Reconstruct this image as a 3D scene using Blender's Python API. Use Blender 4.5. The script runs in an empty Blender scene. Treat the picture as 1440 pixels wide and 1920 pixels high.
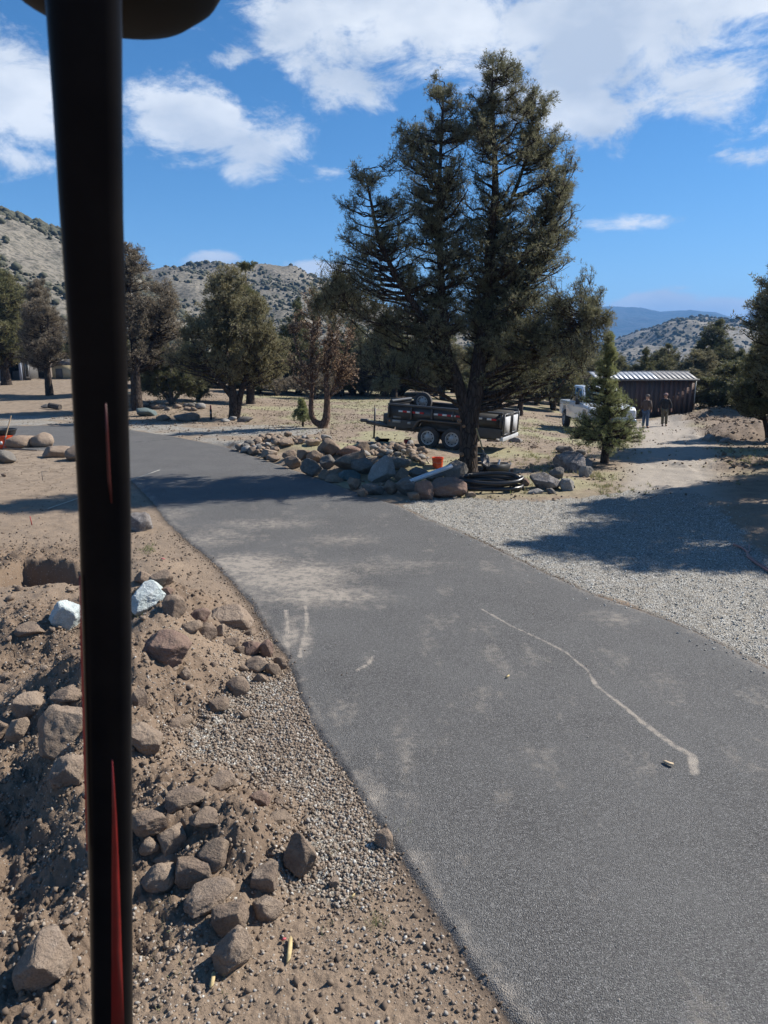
import bpy, bmesh, math, random
import numpy as np
from mathutils import Vector, Matrix
R = math.radians
scene = bpy.context.scene
col = scene.collection

# ------------------------------------------------------------------ camera
PITCH = 12.2
HC = 3.0
F_PX = 1332.0
cd = bpy.data.cameras.new('camera'); cam = bpy.data.objects.new('camera', cd); col.objects.link(cam)
scene.camera = cam
cam.location = (0, 0, HC)
cam.rotation_euler = (R(90 - PITCH), 0, 0)
cd.sensor_fit = 'VERTICAL'; cd.sensor_height = 9.8; cd.sensor_width = 7.35
cd.lens = F_PX / 1920 * 9.8
cd.clip_start = 0.05; cd.clip_end = 30000
cd.dof.use_dof = True; cd.dof.focus_distance = 12.0; cd.dof.aperture_fstop = cd.lens / 2.4
scene.render.resolution_x = 768; scene.render.resolution_y = 1024

# ------------------------------------------------------------------ light
SUN_AZ = 68.0      # degrees right of the view direction (+Y)
SUN_EL = 42.0
sd = bpy.data.lights.new('sun', 'SUN'); sun = bpy.data.objects.new('sun', sd); col.objects.link(sun)
sd.energy = 5.0; sd.angle = R(0.53); sd.color = (1.0, 0.955, 0.89)
sun.rotation_euler = (R(90 - SUN_EL), 0, R(180 - SUN_AZ))
vs = scene.view_settings
scene.display_settings.display_device = 'sRGB'
vs.view_transform = 'Standard'; vs.look = 'None'; vs.gamma = 1; vs.use_curve_mapping = False
vs.exposure = 0.80
HAZE = 0.00021

world = bpy.data.worlds.new('World'); scene.world = world; world.use_nodes = True
nt = world.node_tree; N = nt.nodes; L = nt.links
for n in list(N): N.remove(n)

def mnode(nt, op, a=None, b=None, c=None, clamp=False):
    n = nt.nodes.new('ShaderNodeMath'); n.operation = op; n.use_clamp = clamp
    for i, s in enumerate((a, b, c)):
        if s is None: continue
        if isinstance(s, (int, float)): n.inputs[i].default_value = s
        else: nt.links.new(s, n.inputs[i])
    return n.outputs[0]

sky = N.new('ShaderNodeTexSky'); sky.sky_type = 'NISHITA'; sky.sun_disc = False
sky.sun_elevation = R(SUN_EL); sky.sun_rotation = R(SUN_AZ)
sky.altitude = 1600; sky.air_density = 1.0; sky.dust_density = 0.25; sky.ozone_density = 2.6
bg_sky = N.new('ShaderNodeBackground'); hsv = N.new('ShaderNodeHueSaturation'); hsv.inputs['Saturation'].default_value = 1.29; L.new(sky.outputs[0], hsv.inputs['Color']); L.new(hsv.outputs[0], bg_sky.inputs[0]); bg_sky.inputs[1].default_value = 0.077
bg_cl = N.new('ShaderNodeBackground'); bg_cl.inputs[1].default_value = 0.56
mixw = N.new('ShaderNodeMixShader'); outw = N.new('ShaderNodeOutputWorld')
tc = N.new('ShaderNodeTexCoord'); sep = N.new('ShaderNodeSeparateXYZ'); L.new(tc.outputs['Generated'], sep.inputs[0])
az = mnode(nt, 'ARCTAN2', sep.outputs[0], sep.outputs[1])
el = mnode(nt, 'ARCSINE', sep.outputs[2])
cmb = N.new('ShaderNodeCombineXYZ'); L.new(az, cmb.inputs[0]); L.new(el, cmb.inputs[1])
# slow warp so that no cloud keeps an oval outline
wn = N.new('ShaderNodeTexNoise'); wn.inputs['Scale'].default_value = 5.0; wn.inputs['Detail'].default_value = 4
L.new(tc.outputs['Generated'], wn.inputs['Vector'])
wsub = N.new('ShaderNodeVectorMath'); wsub.operation = 'SUBTRACT'; L.new(wn.outputs['Color'], wsub.inputs[0]); wsub.inputs[1].default_value = (.5, .5, .5)
wsc = N.new('ShaderNodeVectorMath'); wsc.operation = 'MULTIPLY'; L.new(wsub.outputs[0], wsc.inputs[0]); wsc.inputs[1].default_value = (.10, .03, 0)
wadd = N.new('ShaderNodeVectorMath'); wadd.operation = 'ADD'; L.new(cmb.outputs[0], wadd.inputs[0]); L.new(wsc.outputs[0], wadd.inputs[1])

def px_dir(u, v):
    x = (u - 720) / F_PX; yv = (960 - v) / F_PX
    p = R(PITCH); c, s = math.cos(p), math.sin(p)
    return np.array([x, c + yv * s, -s + yv * c])

def ae(u, v):
    d = px_dir(u, v); d = d / np.linalg.norm(d)
    return math.atan2(d[0], d[1]), math.asin(d[2])

clouds = []
for (u, v, ru, rv, w) in [(760, 40, 330, 105, 1.25), (1120, 70, 340, 120, 1.25), (560, 45, 150, 110, .95), (1090, 215, 140, 70, 1.0),
                          (660, 170, 130, 65, .7), (1300, 150, 190, 80, .9), (390, 235, 230, 85, 1.15), (470, 290, 140, 55, .95), (10, 180, 150, 100, 1.1),
                          (30, 300, 90, 35, .7), (430, 115, 55, 30, .6), (1180, 415, 130, 16, .42), (375, 484, 60, 20, 1.1),
                          (600, 504, 110, 24, 1.2), (1230, 570, 130, 26, 1.7), (1350, 583, 140, 26, 1.7), (1190, 566, 60, 18, 1.3), (1290, 545, 40, 8, .5),
                          (1400, 10, 160, 40, .9), (620, 325, 90, 18, .45), (1600, 240, 200, 70, 1.0), (-300, 260, 260, 90, 1.1)]:
    a, e = ae(u, v); clouds.append((a, e, ru / 1500, rv / 1500, w))
rng0 = random.Random(5)
for i in range(16):
    a = rng0.uniform(0.75, 2 * math.pi - 0.75); a = a if a < math.pi else a - 2 * math.pi
    clouds.append((a, rng0.uniform(.1, .8), rng0.uniform(.15, .3), rng0.uniform(.05, .1), 1.0))
acc = None
for (a, e, ra, re_, w) in clouds:
    s = N.new('ShaderNodeVectorMath'); s.operation = 'SUBTRACT'; L.new(wadd.outputs[0], s.inputs[0]); s.inputs[1].default_value = (a, e, 0)
    m = N.new('ShaderNodeVectorMath'); m.operation = 'MULTIPLY'; L.new(s.outputs[0], m.inputs[0]); m.inputs[1].default_value = (1 / ra, 1 / re_, 0)
    ln = N.new('ShaderNodeVectorMath'); ln.operation = 'LENGTH'; L.new(m.outputs[0], ln.inputs[0])
    g = mnode(nt, 'MULTIPLY_ADD', ln.outputs['Value'], -w, w)
    acc = g if acc is None else mnode(nt, 'SMOOTH_MAX', acc, g, 0.15)
mp = N.new('ShaderNodeMapping'); L.new(cmb.outputs[0], mp.inputs[0]); mp.inputs['Scale'].default_value = (1.0, 1.9, 1); mp.inputs['Rotation'].default_value = (0, 0, R(-14))
n1 = N.new('ShaderNodeTexNoise'); n1.inputs['Scale'].default_value = 9; n1.inputs['Detail'].default_value = 12; n1.inputs['Roughness'].default_value = .67; n1.inputs['Distortion'].default_value = .35
L.new(mp.outputs[0], n1.inputs['Vector'])
dens = mnode(nt, 'ADD', mnode(nt, 'MULTIPLY', acc, 0.75), mnode(nt, 'MULTIPLY', mnode(nt, 'SUBTRACT', n1.outputs[0], 0.5), 2.1))
mr = N.new('ShaderNodeMapRange'); mr.interpolation_type = 'SMOOTHSTEP'; L.new(dens, mr.inputs[0]); mr.inputs[1].default_value = 0.04; mr.inputs[2].default_value = 0.52
mr.inputs[4].default_value = 0.97
n2 = N.new('ShaderNodeTexNoise'); n2.inputs['Scale'].default_value = 6; n2.inputs['Detail'].default_value = 8; L.new(mp.outputs[0], n2.inputs['Vector'])
cr = N.new('ShaderNodeValToRGB'); L.new(n2.outputs[0], cr.inputs[0])
cr.color_ramp.elements[0].position = .36; cr.color_ramp.elements[0].color = (.60, .68, .80, 1)
cr.color_ramp.elements[1].position = .62; cr.color_ramp.elements[1].color = (1.02, 1.06, 1.10, 1)
L.new(cr.outputs[0], bg_cl.inputs[0])
L.new(mr.outputs[0], mixw.inputs[0]); L.new(bg_sky.outputs[0], mixw.inputs[1]); L.new(bg_cl.outputs[0], mixw.inputs[2]); L.new(mixw.outputs[0], outw.inputs[0])

# ------------------------------------------------------------------ helpers
def tag(o, label=None, cat=None, group=None, kind=None):
    if label: o['label'] = label
    if cat: o['category'] = cat
    if group: o['group'] = group
    if kind: o['kind'] = kind
    return o

def empty(name, loc=(0, 0, 0), rz=0, label=None, cat=None, group=None):
    o = bpy.data.objects.new(name, None); col.objects.link(o)
    o.location = loc; o.rotation_euler = (0, 0, rz); o.empty_display_size = .2
    return tag(o, label, cat, group)

def mesh_np(name, verts, faces, smooth=False):
    """verts (N,3); faces: list of index arrays (each (M,k))"""
    me = bpy.data.meshes.new(name)
    verts = np.asarray(verts, dtype=np.float32)
    if not isinstance(faces, list): faces = [faces]
    faces = [np.asarray(f, dtype=np.int32) for f in faces if len(f)]
    me.vertices.add(len(verts)); me.vertices.foreach_set('co', verts.ravel())
    idx = np.concatenate([f.ravel() for f in faces])
    tot = np.concatenate([np.full(len(f), f.shape[1], dtype=np.int32) for f in faces])
    start = np.concatenate([[0], np.cumsum(tot)[:-1]]).astype(np.int32)
    me.loops.add(len(idx)); me.loops.foreach_set('vertex_index', idx)
    me.polygons.add(len(tot)); me.polygons.foreach_set('loop_start', start)
    me.update(calc_edges=True)
    if smooth: me.polygons.foreach_set('use_smooth', np.ones(len(tot), dtype=bool))
    return me

def link(name, me, m, parent=None, loc=None, rot=None):
    o = bpy.data.objects.new(name, me); col.objects.link(o)
    if m is not None and not me.materials: me.materials.append(m)
    if parent: o.parent = parent
    if loc is not None: o.location = loc
    if rot is not None: o.rotation_euler = rot
    return o

class MB:
    def __init__(s): s.v = []; s.f = {}; s.n = 0
    def add(s, V, F):
        V = np.asarray(V, float)
        for f in F:
            f = [int(i) + s.n for i in f]; s.f.setdefault(len(f), []).append(f)
        s.v.append(V); s.n += len(V); return s
    def box(s, c, d, rot=None):
        h = np.array(d) / 2.0
        V = np.array([[x, y, z] for x in (-1, 1) for y in (-1, 1) for z in (-1, 1)]) * h
        if rot is not None: V = V @ np.array(Matrix.Rotation(rot[1], 3, rot[0])).T
        return s.add(V + np.array(c), [(0, 1, 3, 2), (4, 6, 7, 5), (0, 4, 5, 1), (2, 3, 7, 6), (0, 2, 6, 4), (1, 5, 7, 3)])
    def bar(s, a, b, w, h=None):
        """box beam from a to b"""
        a = Vector(a); b = Vector(b); h = h or w; d = b - a
        q = d.to_track_quat('Z', 'Y').to_matrix()
        V = []
        for t in (0, d.length):
            for x, y in ((-w/2, -h/2), (w/2, -h/2), (w/2, h/2), (-w/2, h/2)):
                V.append(a + q @ Vector((x, y, t)))
        return s.add([list(p) for p in V], [(3, 2, 1, 0), (4, 5, 6, 7), (0, 1, 5, 4), (1, 2, 6, 5), (2, 3, 7, 6), (3, 0, 4, 7)])
    def tube(s, pts, r, sides=8, cap=True):
        pts = [Vector(p) for p in pts]; k = len(pts)
        rr = r if hasattr(r, '__len__') else [r] * k
        V = []; up = None
        for i, p in enumerate(pts):
            d = (pts[min(i + 1, k - 1)] - pts[max(i - 1, 0)]).normalized()
            if up is None:
                up = d.orthogonal().normalized()
            up = (up - d * up.dot(d)).normalized(); w = d.cross(up)
            for j in range(sides):
                a = 2 * math.pi * j / sides
                V.append(list(p + (up * math.cos(a) + w * math.sin(a)) * rr[i]))
        F = [(i * sides + j, i * sides + (j + 1) % sides, (i + 1) * sides + (j + 1) % sides, (i + 1) * sides + j) for i in range(k - 1) for j in range(sides)]
        if cap: F += [tuple(range(sides))[::-1], tuple((k - 1) * sides + j for j in range(sides))]
        return s.add(V, F)
    def lathe(s, prof, sides=20, M=None, closed=False):
        """prof (r,z) pairs about Z, M optional 4x4"""
        V = []; k = len(prof)
        for r, z in prof:
            for j in range(sides):
                a = 2 * math.pi * j / sides; V.append((r * math.cos(a), r * math.sin(a), z))
        if M is not None: V = [list(M @ Vector(p)) for p in V]
        F = [(i * sides + j, i * sides + (j + 1) % sides, (i + 1) * sides + (j + 1) % sides, (i + 1) * sides + j) for i in range(k - 1) for j in range(sides)]
        if closed: F += [((k - 1) * sides + j, (k - 1) * sides + (j + 1) % sides, (j + 1) % sides, j) for j in range(sides)]
        else: F += [tuple(range(sides))[::-1], tuple((k - 1) * sides + j for j in range(sides))]
        return s.add(V, F)
    def prism(s, poly, y0, y1):
        """poly of (x,z) extruded along y"""
        k = len(poly); V = [(x, y0, z) for x, z in poly] + [(x, y1, z) for x, z in poly]
        F = [tuple(range(k)), tuple(range(2 * k - 1, k - 1, -1))] + [(i, i + k, (i + 1) % k + k, (i + 1) % k) for i in range(k)]
        return s.add(V, F)
    def build(s, name, m, parent=None, smooth=False, bevel=0):
        me = mesh_np(name, np.concatenate(s.v), [np.array(v) for v in s.f.values()], smooth)
        o = link(name, me, m, parent)
        bm = bmesh.new(); bm.from_mesh(me); bmesh.ops.recalc_face_normals(bm, faces=bm.faces); bm.to_mesh(me); bm.free()
        if smooth:
            try: me.set_sharp_from_angle(angle=R(40))
            except Exception: pass
        if bevel:
            b = o.modifiers.new('bevel', 'BEVEL'); b.width = bevel; b.segments = 2; b.limit_method = 'ANGLE'
        return o

def copy_tree(o, parent=None):
    c = o.copy(); col.objects.link(c); c.parent = parent
    for ch in o.children: copy_tree(ch, c)
    return c

# --- numpy noise
def _h(ix, iy, iz, seed):
    n = (ix.astype(np.int64) * 374761393 + iy.astype(np.int64) * 668265263 + iz.astype(np.int64) * 2147483647 + seed * 974634777) & 0xffffffff
    n = ((n ^ (n >> 13)) * 1274126177) & 0xffffffff
    n = ((n ^ (n >> 16)) * 2246822519) & 0xffffffff
    return ((n ^ (n >> 15)) & 0xffff) / 65535.0
def vn2(x, y, seed=0):
    x = np.asarray(x, float); y = np.asarray(y, float)
    ix = np.floor(x); iy = np.floor(y); fx = x - ix; fy = y - iy
    fx = fx * fx * (3 - 2 * fx); fy = fy * fy * (3 - 2 * fy); z = np.zeros_like(ix)
    a = _h(ix, iy, z, seed); b = _h(ix + 1, iy, z, seed); c = _h(ix, iy + 1, z, seed); d = _h(ix + 1, iy + 1, z, seed)
    return (a + (b - a) * fx) * (1 - fy) + (c + (d - c) * fx) * fy
def fb2(x, y, oct=4, seed=0, gain=.5):
    s = 0; a = 1; t = 0
    for i in range(oct):
        ca, sa = math.cos(i * 1.3), math.sin(i * 1.3)
        s = s + a * vn2((x * ca - y * sa) * 2 ** i + 17.3 * i, (x * sa + y * ca) * 2 ** i - 9.1 * i, seed + i); t += a; a *= gain
    return s / t
def vn3(p, seed=0):
    i = np.floor(p); f = p - i; f = f * f * (3 - 2 * f); r = 0
    for dx in (0, 1):
        for dy in (0, 1):
            for dz in (0, 1):
                w = (f[:, 0] if dx else 1 - f[:, 0]) * (f[:, 1] if dy else 1 - f[:, 1]) * (f[:, 2] if dz else 1 - f[:, 2])
                r = r + w * _h(i[:, 0] + dx, i[:, 1] + dy, i[:, 2] + dz, seed)
    return r
def fb3(p, oct=3, seed=0):
    s = 0; a = 1; t = 0
    for k in range(oct):
        s = s + a * vn3(p * 2 ** k + 5.7 * k, seed + k); t += a; a *= .5
    return s / t
def ss(a, b, x):
    t = np.clip((x - a) / (b - a), 0, 1); return t * t * (3 - 2 * t)

# --- materials
def new_mat(name):
    m = bpy.data.materials.new(name); m.use_nodes = True
    return m, m.node_tree, m.node_tree.nodes['Principled BSDF']
def tex_noise(nt, vec, scale, detail=4, rough=.55):
    n = nt.nodes.new('ShaderNodeTexNoise'); n.inputs['Scale'].default_value = scale; n.inputs['Detail'].default_value = detail; n.inputs['Roughness'].default_value = rough
    if vec is not None: nt.links.new(vec, n.inputs['Vector'])
    return n
def ramp(nt, fac, stops):
    r = nt.nodes.new('ShaderNodeValToRGB'); nt.links.new(fac, r.inputs[0])
    e = r.color_ramp.elements
    while len(e) < len(stops): e.new(.5)
    for i, (p, c) in enumerate(stops):
        e[i].position = p; e[i].color = (*c, 1) if not isinstance(c, (int, float)) else (c, c, c, 1)
    return r.outputs[0]
def mixc(nt, fac, a, b, mode='MIX'):
    n = nt.nodes.new('ShaderNodeMix'); n.data_type = 'RGBA'; n.blend_type = mode
    for s, k in ((fac, 0), (a, 6), (b, 7)):
        if isinstance(s, (int, float)): n.inputs[k].default_value = s
        elif isinstance(s, tuple): n.inputs[k].default_value = (*s, 1)
        else: nt.links.new(s, n.inputs[k])
    return n.outputs[2]
def bump(nt, bsdf, h, strength, dist):
    b = nt.nodes.new('ShaderNodeBump'); b.inputs['Strength'].default_value = strength; b.inputs['Distance'].default_value = dist
    nt.links.new(h, b.inputs['Height']); nt.links.new(b.outputs[0], bsdf.inputs['Normal']); return b
def simple(name, c1, c2=None, rough=.6, metal=0, scale=8, bmp=.0, bdist=.01, spec=.5, coat=0):
    m, nt, b = new_mat(name)
    c2 = c2 or tuple(x * .75 for x in c1)
    t = nt.nodes.new('ShaderNodeTexCoord').outputs['Object']
    n = tex_noise(nt, t, scale, 6, .6)
    nt.links.new(ramp(nt, n.outputs[0], [(.3, c2), (.7, c1)]), b.inputs['Base Color'])
    b.inputs['Roughness'].default_value = rough; b.inputs['Metallic'].default_value = metal
    b.inputs['Specular IOR Level'].default_value = spec; b.inputs['Coat Weight'].default_value = coat
    if bmp: bump(nt, b, n.outputs[0], bmp, bdist)
    return m
# ------------------------------------------------------------------ terrain
def far_base(x, y):
    yy = np.maximum(y, 5.0); a = x / yy
    wr = ss(.03, .30, a); wl = 1 - ss(-.36, -.06, a)
    dr = -1.7 * (1 - np.exp(-np.maximum(y - 24, 0) / 30)) - .012 * np.clip(y - 70, 0, 400)
    sp = np.maximum(y - 34, 0); dl = .042 * sp * sp / (sp + 4); dl = np.minimum(dl, 2.6 + 0 * dl)
    return wr * dr + wl * dl - .004 * (1 - wr) * (1 - wl) * np.clip(y - 60, 0, 300)

def G0(u, v):
    """ground point seen at a photo pixel (smooth terrain)"""
    d = px_dir(u, v); z = 0.0
    for i in range(14):
        t = (z - HC) / d[2]; z = .5 * z + .5 * float(far_base(np.array([d[0] * t]), np.array([d[1] * t]))[0])
    return np.array([d[0] * t, d[1] * t])

BUMPS = []      # (x, y, h, rx, ry, rot)
def bpx(u, v, h, rx, ry=None, rot=0):
    p = G0(u, v); BUMPS.append((p[0], p[1], h, rx, ry or rx, rot))
for b in [(285, 1075, .18, .5), (300, 1150, .36, .55), (350, 1200, .22, .5), (300, 1240, .44, .5), (370, 1290, .16, .45), (235, 1330, .40, .55), (150, 1310, .30, .5),
          (200, 1430, .30, .45), (120, 1500, .22, .35), (330, 1510, .16, .32), (430, 1580, .26, .30), (395, 1530, .12, .22), (330, 1610, .17, .28), (470, 1620, .10, .22),
          (400, 1700, .07, .25), (200, 1620, .20, .35), (140, 1740, .14, .3), (60, 1840, .10, .35), (520, 1600, .06, .2),
          (60, 1180, .22, .6), (-40, 1250, -.10, .7), (10, 1480, -.16, .38), (-60, 1560, -.2, .5), (20, 1620, -.14, .28), (60, 1700, -.08, .25), (-120, 1400, -.18, .7),
          (-30, 1330, .08, .4), (105, 1100, .05, .5), (20, 1080, .10, .7)]:
    bpx(*b)
for b in [(640, 868, .42, 1.5, .9), (560, 850, .30, 1.5, .9), (730, 885, .45, 1.5, .8), (500, 838, .28, 1.6, 1.1), (770, 850, .20, 1.4, .8), (835, 905, .14, .8, .6), (590, 835, .2, 1.4, .9)]:
    bpx(*b)
for b in [(1075, 868, .12, .9), (1030, 905, .12, .7), (1350, 790, .8, 3.4, 2.4), (1430, 815, .7, 2.8, 2.2), (1315, 800, .5, 1.7, 2.0), (1420, 960, .25, 2.2, 2.2), (1460, 900, .3, 3, 3)]:
    bpx(*b)
for b in [(330, 765, .25, 4, 2)]:
    bpx(*b)

PIT = G0(112, 1078)
ASPH_PX = [(1010, 1990), (960, 1920), (908, 1850), (822, 1730), (752, 1610), (690, 1520), (640, 1440), (590, 1370), (556, 1290), (540, 1235), (505, 1190), (470, 1130), (432, 1088), (395, 1050),
           (345, 1010), (310, 975), (287, 942), (245, 900), (190, 868), (130, 850), (0, 838), (-300, 838), (-300, 799), (0, 799), (140, 799), (245, 807), (330, 820), (420, 838), (455, 850),
           (510, 868), (600, 900), (690, 932), (745, 948), (800, 975), (855, 995), (930, 1030), (1010, 1069), (1107, 1114), (1257, 1166), (1330, 1199), (1440, 1255), (1700, 1400), (1900, 1600)]
ASPH = np.array([G0(u, v) for u, v in ASPH_PX] + [np.array([4.2, -3.0]), np.array([1.0, -3.0])])
GRAV_PX = [(745, 948), (800, 935), (880, 932), (1000, 942), (1100, 938), (1190, 925), (1300, 945), (1370, 985), (1420, 1050), (1480, 1100), (1800, 1250), (1900, 1600), (1700, 1400), (1440, 1255), (1330, 1199), (1257, 1166), (1107, 1114), (1010, 1069), (930, 1030), (855, 995), (800, 975)]
GRAV = np.array([G0(u, v) for u, v in GRAV_PX])
TRACK_PX = [(1180, 925), (1185, 880), (1200, 840), (1190, 812), (1170, 795), (1262, 787), (1290, 800), (1330, 830), (1330, 870), (1345, 920), (1350, 960)]
TRACK = np.array([G0(u, v) for u, v in TRACK_PX])
# the strip of pale gravel on the far side of the driveway
GRAV2_PX = [(-300, 799), (0, 799), (140, 799), (245, 807), (330, 820), (420, 838), (455, 850), (480, 835), (560, 818), (640, 805), (560, 797), (400, 797), (245, 790), (100, 778), (-300, 778)]
GRAV2 = np.array([G0(u, v) for u, v in GRAV2_PX])
STRIP_PX = [(560, 1262), (600, 1340), (650, 1430), (700, 1520), (745, 1600), (700, 1660), (640, 1700), (560, 1660), (590, 1560), (540, 1490), (440, 1460), (330, 1420), (400, 1350), (470, 1290)]
STRIP = np.array([G0(u, v) for u, v in STRIP_PX])

def sdf(poly, x, y):
    """signed distance, + inside"""
    x = np.asarray(x, float); y = np.asarray(y, float)
    d = np.full(x.shape, 1e18); ins = np.zeros(x.shape, bool); n = len(poly)
    for i in range(n):
        ax, ay = poly[i]; bx, by = poly[(i + 1) % n]; ex, ey = bx - ax, by - ay
        t = np.clip(((x - ax) * ex + (y - ay) * ey) / (ex * ex + ey * ey + 1e-12), 0, 1)
        d = np.minimum(d, (x - ax - t * ex) ** 2 + (y - ay - t * ey) ** 2)
        c = ((ay > y) != (by > y)) & (x < (bx - ax) * (y - ay) / (by - ay + 1e-12) + ax); ins ^= c
    d = np.sqrt(d); return np.where(ins, d, -d)
def pdist(line, x, y):
    d = np.full(np.shape(x), 1e18)
    for i in range(len(line) - 1):
        ax, ay = line[i]; bx, by = line[i + 1]; ex, ey = bx - ax, by - ay
        t = np.clip(((x - ax) * ex + (y - ay) * ey) / (ex * ex + ey * ey + 1e-12), 0, 1)
        d = np.minimum(d, (x - ax - t * ex) ** 2 + (y - ay - t * ey) ** 2)
    return np.sqrt(d)

def soil(x, y):
    """how churned the soil is"""
    s = np.zeros(np.shape(x))
    for (u, v, r) in [(300, 1180, 1.0), (200, 1350, 1.1), (330, 1570, .8), (450, 1590, .5), (80, 1200, 1.4), (60, 1500, .9), (100, 1750, .7), (10, 1060, 1.2)]:
        p = G0(u, v); s = np.maximum(s, 1 - ss(r * .5, r * 1.3, np.hypot(x - p[0], y - p[1])))
    for (u, v, r) in [(1350, 796, 4.5), (1430, 820, 4.5), (1400, 880, 2.5)]:
        p = G0(u, v); s = np.maximum(s, .8 * (1 - ss(r * .5, r * 1.3, np.hypot(x - p[0], y - p[1]))))
    return s

def T(x, y, fine=True, asd=None):
    x = np.asarray(x, float); y = np.asarray(y, float)
    z = far_base(x, y)
    if asd is None: asd = sdf(ASPH, x, y) + .03 * (fb2(x * 6, y * 6, 3, 40) - .5) * 2
    out = ss(0.0, .35, -asd)
    b = np.zeros(x.shape)
    for (bx, by, h, rx, ry, rot) in BUMPS:
        b += h * np.exp(-(((x - bx) / rx) ** 2 + ((y - by) / ry) ** 2) * 1.1)
    # square pit cut into the lawn
    wx = x - PIT[0] + .06 * (fb2(x * 3, y * 3, 3, 5) - .5) * 2; wy = y - PIT[1] + .12 * (fb2(x * 3 + 9, y * 3, 3, 6) - .5) * 2
    pit = (1 - ss(.72, .84, np.abs(wx))) * (1 - ss(.52, .62, np.abs(wy)))
    b = b * (1 - pit) - .48 * pit
    z = z + b * out
    if fine:
        so = soil(x, y); near = 1 - ss(25, 60, np.hypot(x, y))
        und = (fb2(x * .35, y * .35, 3, 1) - .5) * .16 * ss(12, 40, np.hypot(x, y))
        lump = (fb2(x * 3.2, y * 3.2, 4, 2) - .5) * (.055 + .17 * so)
        fin = (fb2(x * 13, y * 13, 4, 3) - .5) * (.026 + .10 * so)
        grit = (fb2(x * 48, y * 48, 2, 4) - .5) * (.017 + .032 * so)
        z = z + out * so * (fb2(x * 1.1, y * 1.1, 4, 9) - .5) * .75 * ss(14, 24, y)
        z = z + out * und + ss(0.0, .10, -asd) * (.45 + .55 * out) * (lump + fin + grit) * near
    lip = .028 - .018 * ss(1.2, 2.4, x)
    z = z + lip * ss(-.015, .05, asd) + .008 * (fb2(x * .8, y * .8, 3, 8) - .5) * ss(.1, .4, asd)
    return z
def Tz(x, y): return float(T(np.array([x]), np.array([y]))[0])
_ts = np.concatenate([np.arange(1.5, 14, .04), np.arange(14, 60, .12), np.arange(60, 400, 1.0)])
def hit(u, v, off=0.0):
    """where the view ray through a photo pixel meets the ground raised by off; returns x, y, ground z, metres per pixel"""
    d = px_dir(u, v); x = d[0] * _ts; y = d[1] * _ts; z = HC + d[2] * _ts
    g = T(x, y) + off; k = np.argmax(z < g)
    if not (z < g).any(): k = len(_ts) - 1
    a, b = _ts[k - 1], _ts[k]; f0 = (z - g)[k - 1]; f1 = (z - g)[k]; t = a + (b - a) * f0 / (f0 - f1 + 1e-9)
    X, Y = d[0] * t, d[1] * t
    return X, Y, Tz(X, Y), t / F_PX

# polar grid: fine in front, coarse behind and far away
ang = np.concatenate([np.arange(-34, 34.01, .17), np.arange(36, 70, 2.5), np.arange(75, 286, 7.5), np.arange(291, 325, 2.5)])
ang = np.sort(np.where(ang > 180, ang - 360, ang)); ang = ang[ang > -180]
r1 = 1.7 * np.power(1.0048, np.arange(int(math.log(34 / 1.7) / math.log(1.0048))))
r2 = r1[-1] * np.power(1.018, np.arange(1, int(math.log(300 / r1[-1]) / math.log(1.018))))
r3 = r2[-1] * np.power(1.12, np.arange(1, 28))
rad = np.concatenate([[.05, .4, .8, 1.2], r1, r2, r3])
A, RR = np.meshgrid(np.radians(ang), rad)
X = RR * np.sin(A); Y = RR * np.cos(A)
x = X.ravel(); y = Y.ravel()
asd_raw = sdf(ASPH, x, y)
asd = asd_raw + .03 * (fb2(x * 6, y * 6, 3, 40) - .5) * 2
z = T(x, y, True, asd)
farf = ss(300, 900, RR.ravel()); z = z * (1 - farf) + farf * -12
na = len(ang); nr = len(rad)
I = np.arange(nr * na).reshape(nr, na)
q = np.stack([I[:-1], np.roll(I, -1, 1)[:-1], np.roll(I, -1, 1)[1:], I[1:]], -1).reshape(-1, 4)[:, ::-1]
fx = x[q].mean(1); fy = y[q].mean(1)   # face centres
gw = np.maximum.reduce([ss(-.35, .25, sdf(GRAV, x, y) + 1.1 * (fb2(x * 1.1, y * 1.1, 5, 21, .6) - .5)), (.28 + .4 * fb2(x * .6, y * 1.5, 4, 62)) * ss(-.5, .3, sdf(GRAV2, x, y) + 1.2 * (fb2(x * .8, y * 2, 4, 22) - .5)), .62 * ss(-.22, .12, sdf(STRIP, x, y) + .3 * (fb2(x * 3, y * 3, 3, 23) - .5))])
gw = gw * (.72 + .56 * ss(.3, .6, fb2(x * .9, y * .9, 5, 61)))
tw = ss(-.6, .4, sdf(TRACK, x, y) + .7 * (fb2(x * .8, y * .5, 3, 24) - .5))
so = soil(x, y)
straw = ss(.42, .62, fb2(x * .5 + 40, y * .35, 4, 25)) * (1 - np.clip(gw * 1.3, 0, 1)) * (1 - tw) * ss(13, 18, y) * (x / np.maximum(y, 1) > -.2) * (1 - np.clip(so * 1.5, 0, 1)) * .75
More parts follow.
